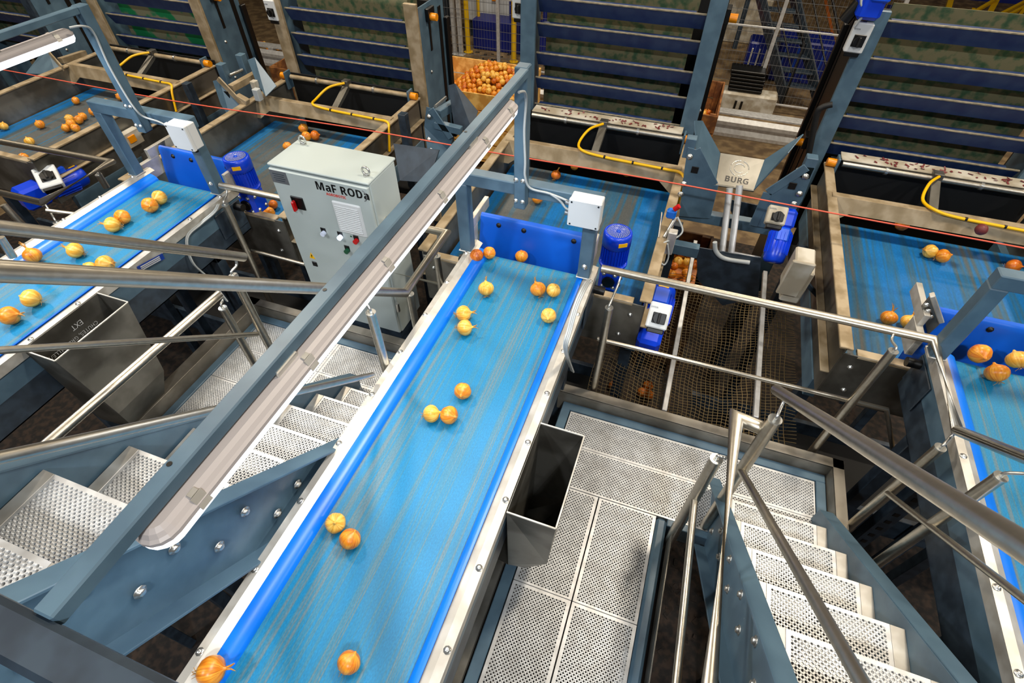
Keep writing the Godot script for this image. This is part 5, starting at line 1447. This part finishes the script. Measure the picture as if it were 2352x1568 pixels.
	s = begin(); var pc = Vector3(4.390, 0.170, -16.967); cbox(s, pc, Vector3(1.2, 0.3, 0.8), 0.01); part("base", s, M.blue_paint, t)
	t = thing("blue_pallet", "tall blue lattice stack just left of the right tower's black chain guard", "pallet")
	for k in 7:
		s = begin(); cbox(s, (Vector3(2.538, 0.000, -12.529)) + Vector3(0.35, 0.08 + 0.14 * k, 0), Vector3(0.55, 0.05, 0.8), 0.006); part("slat", s, M.label_blue, t)
	s = begin(); cbox(s, (Vector3(2.538, 0.000, -12.529)) + Vector3(0.35, 0.5, 0), Vector3(0.4, 1.0, 0.6), 0.006); part("core", s, M.blue_paint, t)
	# middle: yellow posts, white electrical cabinets, blue machine
	for q in [[1076, 120, "tall yellow post behind the pine crate, leftmost of the three"], [1098, 112, "thin yellow post between the two thicker yellow posts behind the pine crate"], [1178, 140, "yellow post right behind the pine crate, next to the middle tower"]]:
		var p = onfloor(q[0], q[1])
		s = begin(); tube(s, p, p + Vector3(0, 3.0, 0), 0.055 if q[0] != 1098 else 0.035, 14); var yp = part("yellow_post", s, M.yellow_paint, self); tag(yp, q[2], "post", "yellow posts behind the pine crate")
		s = begin(); tube(s, p, p + Vector3(0, 0.02, 0), 0.1, 14); part("foot_plate", s, M.yellow_paint, yp)
	t = box_at("electrical_cabinet", "white electrical cabinet with a yellow sign behind the yellow posts", "cabinet", Vector3(-5.7, 0.35, -13.0), Vector3(-4.1, 1.5, -12.6), M.white)
	s = begin(); cbox(s, Vector3(-4.9, 0.9, -12.58), Vector3(0.16, 0.2, 0.02), 0.0); part("warning_sign", s, M.amber, t)
	s = begin(); span(s, -5.6, -5.5, 0, 0.36, -12.9, -12.7); part("foot", s, M.steel_dark, t)
	s = begin(); span(s, -4.3, -4.2, 0, 0.36, -12.9, -12.7); part("foot", s, M.steel_dark, t)
	t = box_at("blue_machine", "dark blue machine frame between the yellow posts behind the pine crate", "machine", Vector3(-5.2, 0.0, -12.4), Vector3(-3.1, 0.6, -11.9), M.blue_paint)
	s = begin(); span(s, -3.6, -3.3, 0.6, 2.4, -12.3, -12.0); part("column", s, M.blue_paint, t)
	s = begin(); span(s, -4.4, -4.3, 0.6, 2.2, -12.3, -12.1); part("column", s, M.blue_paint, t)
	# grey columns by the fence gate
	for q in [[1048, 124, "galvanised gate post left behind the pine crate"], [1056, 126, "second galvanised gate post beside the first, behind the pine crate"]]:
		var p = onfloor(q[0], q[1])
		s = begin(); span(s, p.x - 0.04, p.x + 0.04, 0, 2.8, p.z - 0.04, p.z + 0.04); var gp = part("gate_post", s, M.galv, self); tag(gp, q[2], "post")
		s = begin(); span(s, p.x - 0.08, p.x + 0.08, 0, 0.015, p.z - 0.08, p.z + 0.08); part("foot_plate", s, M.galv, gp)
	# left: dark machines behind the towers, with an onion spill along the barrier
	t = box_at("dark_machine", "dark machine with pale rails behind the crash barrier, top left of the middle", "machine", Vector3(-9.5, 0, -13.2), Vector3(-6.2, 1.1, -11.6), M.steel_dark)
	for k in 3:
		s = begin(); span(s, -9.6, -6.1, 0.5 + 0.35 * k, 0.56 + 0.35 * k, -11.6, -11.55); part("rail", s, M.silver, t)
	t = box_at("dark_machine", "dark steel framework in the far top left corner", "machine", Vector3(-11.5, 0, -6.6), Vector3(-8.4, 1.6, -5.6), M.steel_dark)
	for k in 3:
		s = begin(); bar(s, Vector3(-11.6, 1.75 + 0.1 * k, -5.5 - 0.3 * k), Vector3(-8.2, 1.75 + 0.1 * k, -5.7 - 0.3 * k), 0.1, 0.1); part("beam", s, M.steel, t)
	s = begin(); span(s, -9.6, -9.4, 0, 2.6, -5.5, -5.3); part("column", s, M.dusty, t)
	s = begin(); span(s, -8.5, -8.3, 0, 2.6, -5.5, -5.3); part("column", s, M.dusty, t)
	s = begin(); span(s, -12.2, -6.9, 1.7, 2.0, -4.9, -4.7); part("channel", s, M.dusty, t)
	s = begin(); span(s, -8.3, -8.1, 0, 1.7, -4.9, -4.7); part("channel", s, M.dusty, t)
	# litter on the floor behind the crates
	s = begin()
	for k in 420:
		var p = Vector3(rng.randf_range(-7.5, -2.5), 0.008, rng.randf_range(-13, -9.6))
		obox(s, p, Vector3(rng.randf_range(0.03, 0.12), 0.01, rng.randf_range(0.02, 0.08)), Basis.from_euler(Vector3(0, rng.randf() * TAU, 0)))
	o = part("floor_litter", s, M.trash, self); o.set_meta("kind", "stuff"); tag(o, "brown skins and litter scattered on the floor around the yellow posts", "litter")

func onfloor(u, v):
	# background posts: places read off the plan
	var plan = {1076: Vector3(-5.220, 0.000, -11.669), 1098: Vector3(-5.135, 0.000, -12.137), 1178: Vector3(-4.068, 0.000, -11.475), 1048: Vector3(-5.454, 0.000, -11.472), 1056: Vector3(-5.304, 0.000, -11.469)}
	return plan[u]

# ---------------------------------------------------------------- onions
func onion_bulb():
	var s = begin()
	var prof = [Vector2(0.0, -0.9), Vector2(0.22, -0.9), Vector2(0.55, -0.77), Vector2(0.82, -0.5), Vector2(0.97, -0.15), Vector2(1.0, 0.12), Vector2(0.93, 0.42), Vector2(0.76, 0.68), Vector2(0.5, 0.86), Vector2(0.27, 0.96), Vector2(0.15, 1.06), Vector2(0.1, 1.2), Vector2(0.06, 1.24), Vector2(0, 1.24)]
	var seg = 24
	for i in prof.size() - 1:
		for k in seg:
			var P = []; var T = []
			for c in [[i, k], [i, k + 1], [i + 1, k + 1], [i + 1, k]]:
				var a = TAU * c[1] / seg
				var w = 1.0 + 0.018 * sin(a * 5.0) + 0.012 * sin(a * 9.0 + 1.0)
				P.append(Vector3(cos(a) * prof[c[0]].x * w, prof[c[0]].y, sin(a) * prof[c[0]].x * w)); T.append(Vector2(float(c[1]) / seg, float(c[0]) / (prof.size() - 1)))
			round_(s)
			var am = TAU * (k + 0.5) / seg
			var out = Vector3(cos(am) * (prof[i + 1].y - prof[i].y + 0.001), prof[i].x - prof[i + 1].x, sin(am) * (prof[i + 1].y - prof[i].y + 0.001))
			var order = [0, 1, 2, 0, 2, 3]
			if (P[0] - P[2]).cross(P[0] - P[1]).dot(out) < 0.0 or (P[0] - P[3]).cross(P[0] - P[2]).dot(out) < 0.0: order = [0, 2, 1, 0, 3, 2]
			for q in order:
				s.set_uv(T[q]); s.add_vertex(P[q])
	return mesh_of(s)

func onion_roots(n, seed_):
	var r = RandomNumberGenerator.new(); r.seed = seed_
	var s = begin()
	for i in n:
		var a = r.randf() * TAU; var o = Vector3(cos(a) * 0.16 * r.randf(), -0.88, sin(a) * 0.16 * r.randf())
		var d = Vector3(cos(a) * r.randf_range(0.1, 0.5), -r.randf_range(0.2, 0.5), sin(a) * r.randf_range(0.1, 0.5))
		pipe(s, [o, o + d * 0.5, o + d + Vector3(r.randf_range(-0.15, 0.15), 0.1, r.randf_range(-0.15, 0.15))], 0.02, 4, false)
	return mesh_of(s)

func onion_stem(n, seed_, l):
	# dry neck leaves
	var r = RandomNumberGenerator.new(); r.seed = seed_
	var s = begin()
	for i in n:
		var a = r.randf() * TAU
		var o = Vector3(cos(a) * 0.06, 1.12, sin(a) * 0.06)
		var d = Vector3(cos(a) * r.randf_range(0.1, 0.35), r.randf_range(0.5, 1.0), sin(a) * r.randf_range(0.1, 0.35)) * l
		tube(s, o, o + d * 0.5, 0.085, 6, true, 0.06)
		tube(s, o + d * 0.5, o + d + Vector3(r.randf_range(-0.2, 0.2), -0.05, r.randf_range(-0.2, 0.2)) * l, 0.06, 6, true, 0.015)
	return mesh_of(s)

func make_onion(kind, tone):
	# kind 0 plain, 1 with roots, 2 with roots and a dry stem, 3 long stem
	var t = Node3D.new()
	var b = put("bulb", shared["bulb"], shared["skin%d" % tone], t)
	if kind >= 1: put("roots", shared["roots%d" % (kind % 2)], M.root, b)
	if kind >= 2: put("stem", shared["stem%d" % kind], M.stem, b)
	return t

func place_onion(at, r, kind, tone, euler, label, gr, flat_ = 0.94):
	var o = make_onion(kind, tone)
	o.name = numbered("onion"); add_child(o)
	o.position = at
	o.basis = Basis.from_euler(euler).scaled_local(Vector3(r, r * flat_, r))
	tag(o, label, "onion", gr)
	return o

func onions():
	shared["bulb"] = onion_bulb()
	shared["roots0"] = onion_roots(16, 3); shared["roots1"] = onion_roots(9, 5)
	shared["stem2"] = onion_stem(4, 11, 0.7); shared["stem3"] = onion_stem(3, 17, 1.35)
	var tones = [[Color(0.84, 0.49, 0.1), Color(0.92, 0.64, 0.2), Color(0.62, 0.28, 0.04)], [Color(0.87, 0.63, 0.2), Color(0.94, 0.77, 0.38), Color(0.7, 0.42, 0.09)], [Color(0.74, 0.36, 0.06), Color(0.85, 0.48, 0.11), Color(0.48, 0.18, 0.03)]]
	for i in 3:
		var m = mat(Color.WHITE, 0.36); m.albedo_texture = onion_image(tones[i][0], tones[i][1], tones[i][2], 40 + i)
		shared["skin%d" % i] = m
	var U = Vector3(0.2, 0.3, 0.1)           # neck up
	var RT = Vector3(0.2, 0.5, -1.45)         # neck to the right
	var LF = Vector3(0.3, 0.4, 1.35)          # neck to the left
	var NR = Vector3(1.3, 0.3, 0.1)           # neck towards the viewer
	var FR = Vector3(-1.2, 0.2, 0.2)          # neck away
	var mid = "onions on the middle conveyor"
	var yb = 2.607
	place_onion(Vector3(-0.877, 2.641, -1.919), 0.0341, 1, 2, U, "onion at the top left corner of the middle belt, left of a touching pair", mid)
	place_onion(Vector3(-0.826, 2.639, -1.966), 0.0322, 0, 0, NR, "onion at the top left corner of the middle belt, right of a touching pair", mid)
	place_onion(Vector3(-0.690, 2.568, -2.077), 0.034, 0, 0, FR, "onion half hidden, dropping over the far end of the middle belt before the blue flap", mid)
	place_onion(Vector3(-0.738, 2.644, -1.700), 0.0370, 2, 1, Vector3(-0.55, 0.2, 0.15), "pale onion with stem and roots alone in the upper left of the middle belt", mid)
	place_onion(Vector3(-0.506, 2.644, -1.780), 0.0370, 2, 0, Vector3(-0.5, 0.1, 0.5), "orange stemmed onion, left of the pair by the middle belt's right edge", mid)
	place_onion(Vector3(-0.437, 2.641, -1.799), 0.0339, 0, 1, Vector3(0.3, 0.3, -0.3), "plain pale onion, right of the pair by the right edge of the middle belt", mid)
	place_onion(Vector3(-0.409, 2.642, -1.631), 0.0353, 0, 1, NR, "single round onion near the right edge of the middle belt, below the pair", mid)
	place_onion(Vector3(-0.774, 2.644, -1.509), 0.0373, 2, 1, RT, "onion with roots to the right, upper of two touching left on the middle belt", mid)
	place_onion(Vector3(-0.735, 2.643, -1.432), 0.0364, 2, 1, Vector3(0.9, 0.5, -1.2), "long-stemmed onion, lower of two touching left on the middle belt", mid)
	place_onion(Vector3(-0.605, 2.641, -1.112), 0.0345, 0, 0, NR, "single onion with no stem in the centre of the middle belt", mid)
	place_onion(Vector3(-0.676, 2.641, -0.970), 0.0341, 1, 1, RT, "yellow onion, left of the pair below the centre of the middle belt", mid)
	place_onion(Vector3(-0.609, 2.643, -0.987), 0.0356, 1, 0, Vector3(0.9, 0.3, -0.9), "orange onion, right of the pair below the centre of the middle belt", mid)
	place_onion(Vector3(-0.783, 2.640, -0.477), 0.0327, 1, 1, Vector3(0.35, 0.2, -0.3), "pale onion with roots, upper of the pair at the lower left of the middle belt", mid)
	place_onion(Vector3(-0.710, 2.641, -0.446), 0.0341, 1, 0, Vector3(-0.6, 0.3, -0.5), "orange onion, lower of the pair at the lower left of the middle belt", mid)
	place_onion(Vector3(-0.531, 2.639, -0.147), 0.0318, 1, 0, Vector3(-0.8, 0.4, -0.6), "orange onion near the bottom edge in the middle of the middle belt", mid)
	place_onion(Vector3(-0.865, 2.659, -0.003), 0.0388, 2, 0, RT, "large onion at the bottom left corner of the middle belt on the blue skirt", mid)
	var lf = "onions on the left conveyor"
	place_onion(Vector3(-2.785, 2.647, -1.793), 0.0399, 0, 1, NR, "onion highest up on the left belt, right of its pair", lf)
	place_onion(Vector3(-2.774, 2.649, -1.710), 0.0416, 1, 0, Vector3(1.2, 0.3, -0.6), "onion high up on the left belt, left of its pair", lf)
	place_onion(Vector3(-2.830, 2.646, -1.572), 0.0394, 0, 0, Vector3(1.0, 0.2, -0.4), "onion of the second pair on the left belt, the right one", lf)
	place_onion(Vector3(-2.817, 2.648, -1.496), 0.0410, 2, 1, LF, "left onion of the second pair on the left belt, neck to the left", lf)
	place_onion(Vector3(-2.980, 2.648, -1.157), 0.0406, 3, 0, Vector3(-0.4, 0.3, 0.4), "onion with a long dry stem at the left skirt of the left belt", lf)
	place_onion(Vector3(-2.815, 2.647, -1.262), 0.0399, 2, 1, Vector3(0.2, 0.3, 1.0), "onion with a stem to the left, partly under the upper handrail on the left belt", lf)
	place_onion(Vector3(-2.580, 2.649, -1.229), 0.0420, 2, 1, Vector3(0.2, 0.2, -1.3), "pale onion cut off by the thick handrail on the left belt", lf)
	place_onion(Vector3(-2.632, 2.641, -1.181), 0.0343, 1, 1, U, "onion almost hidden behind the thick handrail on the left belt", lf)
	place_onion(Vector3(-2.694, 2.649, -0.924), 0.0420, 1, 1, Vector3(0.4, 0.2, 1.2), "pale onion with roots, below the thick handrail on the left belt", lf)
	place_onion(Vector3(-2.684, 2.649, -0.806), 0.0420, 2, 0, RT, "orange onion with roots to the right at the left picture edge on the left belt", lf)
	var rt = "onions on the right conveyor"
	place_onion(Vector3(1.360, 2.649, -2.017), 0.0420, 0, 0, NR, "onion by the blue flap of the right belt, left of three", rt, 0.85)
	place_onion(Vector3(1.502, 2.649, -2.030), 0.0420, 1, 1, FR, "onion by the blue flap of the right belt, cut by the picture edge", rt, 0.85)
	place_onion(Vector3(1.402, 2.649, -1.918), 0.0420, 1, 0, Vector3(-1.0, 0.4, 0.1), "onion with roots pointing away, lowest of three on the right belt", rt, 0.88)
	var w4 = "onions on the right hopper belt"
	place_onion(Vector3(1.443, 2.280, -3.580), 0.0420, 0, 2, U, "onion peeping out under the gate plate of the right hopper", w4)
	place_onion(Vector3(1.571, 2.280, -3.327), 0.0420, 2, 1, LF, "onion with its neck to the left in the upper pair on the right hopper belt", w4)
	place_onion(Vector3(1.633, 2.280, -3.299), 0.0420, 1, 0, Vector3(0.4, 0.2, -1.0), "rounder onion, right one of the upper pair on the right hopper belt", w4)
	place_onion(Vector3(2.016, 2.280, -3.334), 0.0420, 1, 2, Vector3(0.9, 0.2, -0.6), "dark orange onion by the top of the right gate frame", w4)
	place_onion(Vector3(1.256, 2.280, -2.593), 0.0420, 3, 0, Vector3(-0.3, 0.2, -0.1), "onion with an upright stem, left of the lower pair on the right hopper belt", w4)
	place_onion(Vector3(1.355, 2.278, -2.599), 0.0402, 2, 1, Vector3(-0.2, 0.5, -0.1), "onion with leafy top, right of the lower pair on the right hopper belt", w4)
	var ro = place_onion(Vector3(1.704, 2.507, -3.279), 0.0327, 0, 2, RT, "small dull red onion lying on the gate plate of the right hopper", "")
	ro.get_node("bulb").material_override = M.red_skin
	var w3 = "onions on the middle hopper belt"
	place_onion(Vector3(-0.879, 2.275, -3.419), 0.0370, 2, 2, Vector3(-0.4, 0.3, -0.3), "dark onion with green-white tip on the middle hopper belt by the mast", w3)
	place_onion(Vector3(-0.910, 2.276, -3.073), 0.0380, 0, 0, U, "single onion below the crossbar on the middle hopper belt", w3)
	place_onion(Vector3(-0.787, 2.271, -3.600), 0.0330, 0, 0, RT, "onion half under the gate plate of the middle hopper, the left one", w3)
	place_onion(Vector3(-0.392, 2.272, -3.639), 0.0341, 0, 0, U, "right onion half under the middle hopper's gate plate, below the yellow cable", w3)
	var w2 = "onions on the hopper behind the cabinet"
	place_onion(Vector3(-3.072, 2.278, -3.417), 0.0400, 1, 0, U, "top onion of three behind the cabinet's eye bolt", w2)
	place_onion(Vector3(-2.969, 2.277, -3.309), 0.0391, 0, 0, NR, "lower left onion of three behind the cabinet's eye bolt", w2)
	place_onion(Vector3(-2.914, 2.277, -3.345), 0.0392, 0, 2, RT, "darker right onion of three behind the cabinet's eye bolt", w2)
	place_onion(Vector3(-3.020, 2.273, -3.122), 0.0347, 0, 0, U, "onion just over the top edge of the cabinet on its own", w2)
	place_onion(Vector3(-2.586, 2.276, -2.254), 0.0381, 0, 0, RT, "broken onion below the standing motor left of the cabinet, left of three", w2)
	place_onion(Vector3(-2.567, 2.276, -2.299), 0.0383, 1, 0, NR, "onion below the standing motor left of the cabinet, middle of three", w2)
	place_onion(Vector3(-2.608, 2.271, -2.393), 0.0331, 0, 2, LF, "onion below the standing motor left of the cabinet, nearest the cabinet edge", w2)
	var w1 = "onions on the far left hopper belt"
	for q in [[Vector3(-5.228, 2.270, -2.739), "single onion at the left on the far left hopper belt"], [Vector3(-5.354, 2.270, -3.198), "onion at the back of the far left hopper belt, before the shadow"], [Vector3(-5.059, 2.270, -3.255), "onion left of the gate top on the far left hopper belt"], [Vector3(-5.047, 2.270, -3.397), "onion behind the left mast on the far left hopper belt"], [Vector3(-4.852, 2.270, -3.290), "onion beside the foot of the left mast on the far left hopper belt"],
			[Vector3(-5.085, 2.270, -2.903), "upper left onion of the heap on the far left hopper belt"], [Vector3(-4.946, 2.290, -2.812), "middle onion of the heap on the far left hopper belt"], [Vector3(-4.963, 2.270, -2.766), "lower left onion of the heap on the far left hopper belt"], [Vector3(-4.891, 2.270, -2.792), "lowest right onion of the heap on the far left hopper belt"], [Vector3(-4.996, 2.270, -2.917), "onion right in the heap on the far left hopper belt"], [Vector3(-5.015, 2.270, -2.973), "uppermost right onion of the heap on the far left hopper belt"], [Vector3(-5.012, 2.270, -3.073), "onion between the heap and the gate leg on the far left hopper belt"],
			[Vector3(-5.035, 2.270, -2.490), "onion cut by the U-shaped rail on the far left hopper belt"], [Vector3(-4.836, 2.270, -2.285), "onion inside the U-shaped rail at the near end of the far left hopper"], [Vector3(-5.489, 2.270, -2.612), "onion at the left picture edge on the far left hopper belt"]]:
		place_onion(q[0], rng.randf_range(0.032, 0.037), 0, rng.randi() % 2, Vector3(rng.randf_range(-1, 1), rng.randf() * TAU, rng.randf_range(-1, 1)), q[1], w1)
	# fallen onions in the pit
	for q in [[Vector3(-0.085, 1.300, -2.418), "fallen onion in the pit below the net, the left one"], [Vector3(0.118, 1.300, -2.429), "fallen onion in the pit, left of the three close together"], [Vector3(0.162, 1.300, -2.424), "fallen onion in the pit, lowest of the three close together"], [Vector3(0.146, 1.300, -2.501), "fallen onion in the pit, uppermost of the three close together"]]:
		place_onion(q[0], 0.038, 0, 2, Vector3(rng.randf_range(-1, 1), 0, rng.randf_range(-1, 1)), q[1], "fallen onions in the pit")
	var t = thing("pit_ledge", "dark ledge under the net on which the fallen onions lie", "ledge")
	var s = begin(); span(s, -0.24, 0.46, 1.2, 1.262, -2.6, -1.75); part("top", s, M.trash, t)
	s = begin(); span(s, -0.2, -0.14, 0, 1.2, -2.5, -2.44); part("leg", s, M.steel_dark, t)
	s = begin(); span(s, 0.36, 0.42, 0, 1.2, -2.5, -2.44); part("leg", s, M.steel_dark, t)
	pile(Vector3(-3.27, 0, -7.6), Vector2(0.76, 0.55), func(x, z): return 0.86 + 0.42 * exp(-((x - 0.15) * (x - 0.15) * 3.5 + (z + 0.2) * (z + 0.2) * 2.5)), 165, "one of the many onions heaped in the new pine crate", "onions in the pine crate")
	pile(Vector3(-0.1, 0, -8.0), Vector2(0.3, 0.55), func(x, z): return 0.72 + 0.25 * x, 30, "one of the onions in the old brown crate right of the middle tower", "onions in the old brown crate")
	pile(Vector3(0.22, 0.0, -4.25), Vector2(0.19, 0.4), func(x, z): return 1.02, 20, "one of the onions in the crate below the right box filler", "onions in the crate below the filler")
	# spilled row along the barrier
	for k in 26:
		place_onion(Vector3(-10.6 + rng.randf_range(0.0, 1.6), 0.035, -10.35 + rng.randf_range(-0.2, 0.2)), 0.036, 0, rng.randi() % 3, Vector3(rng.randf_range(-1, 1), 0, rng.randf_range(-1, 1)), "one of the spilled onions lying along the crash barrier", "spilled onions along the barrier")

func pile(at, half, top, n, label, gr):
	# a heap of whole onions: layered jittered grid under a free surface
	var proto = make_onion(0, 0)
	var count = 0
	var step = 0.078
	var spots = []
	var nx = int(half.x * 2 / step); var nz = int(half.y * 2 / step)
	for i in nx:
		for j in nz:
			var x = -half.x + (i + 0.5 + 0.5 * (j % 2)) * step; var z = -half.y + (j + 0.5) * step
			if abs(x) > half.x - 0.02: continue
			spots.append(Vector3(x + rng.randf_range(-0.012, 0.012), top.call(x, z) + rng.randf_range(-0.025, 0.02), z + rng.randf_range(-0.012, 0.012)))
	spots.sort_custom(func(a, b): return a.y > b.y)
	for p in spots:
		if count >= n: break
		var o = proto.duplicate()
		o.name = numbered("onion"); add_child(o)
		o.position = at + p
		var r = rng.randf_range(0.04, 0.048)
		o.basis = Basis.from_euler(Vector3(rng.randf_range(-1.5, 1.5), rng.randf() * TAU, 0)).scaled_local(Vector3(r, r * 0.94, r))
		o.get_node("bulb").material_override = shared["skin%d" % [0, 0, 1, 2][rng.randi() % 4]]
		tag(o, label, "onion", gr)
		count += 1
	proto.free()
	var bed = begin()
	span(bed, -half.x + 0.03, half.x - 0.03, 0.2, top.call(0.0, half.y) - 0.1, -half.y + 0.03, half.y - 0.03)
	var b = part("onion_bed", bed, shared["skin0"], self, at); b.set_meta("kind", "stuff")
	tag(b, "packed onions below the surface: " + label.replace("one of the ", "bed under the "), "onions")
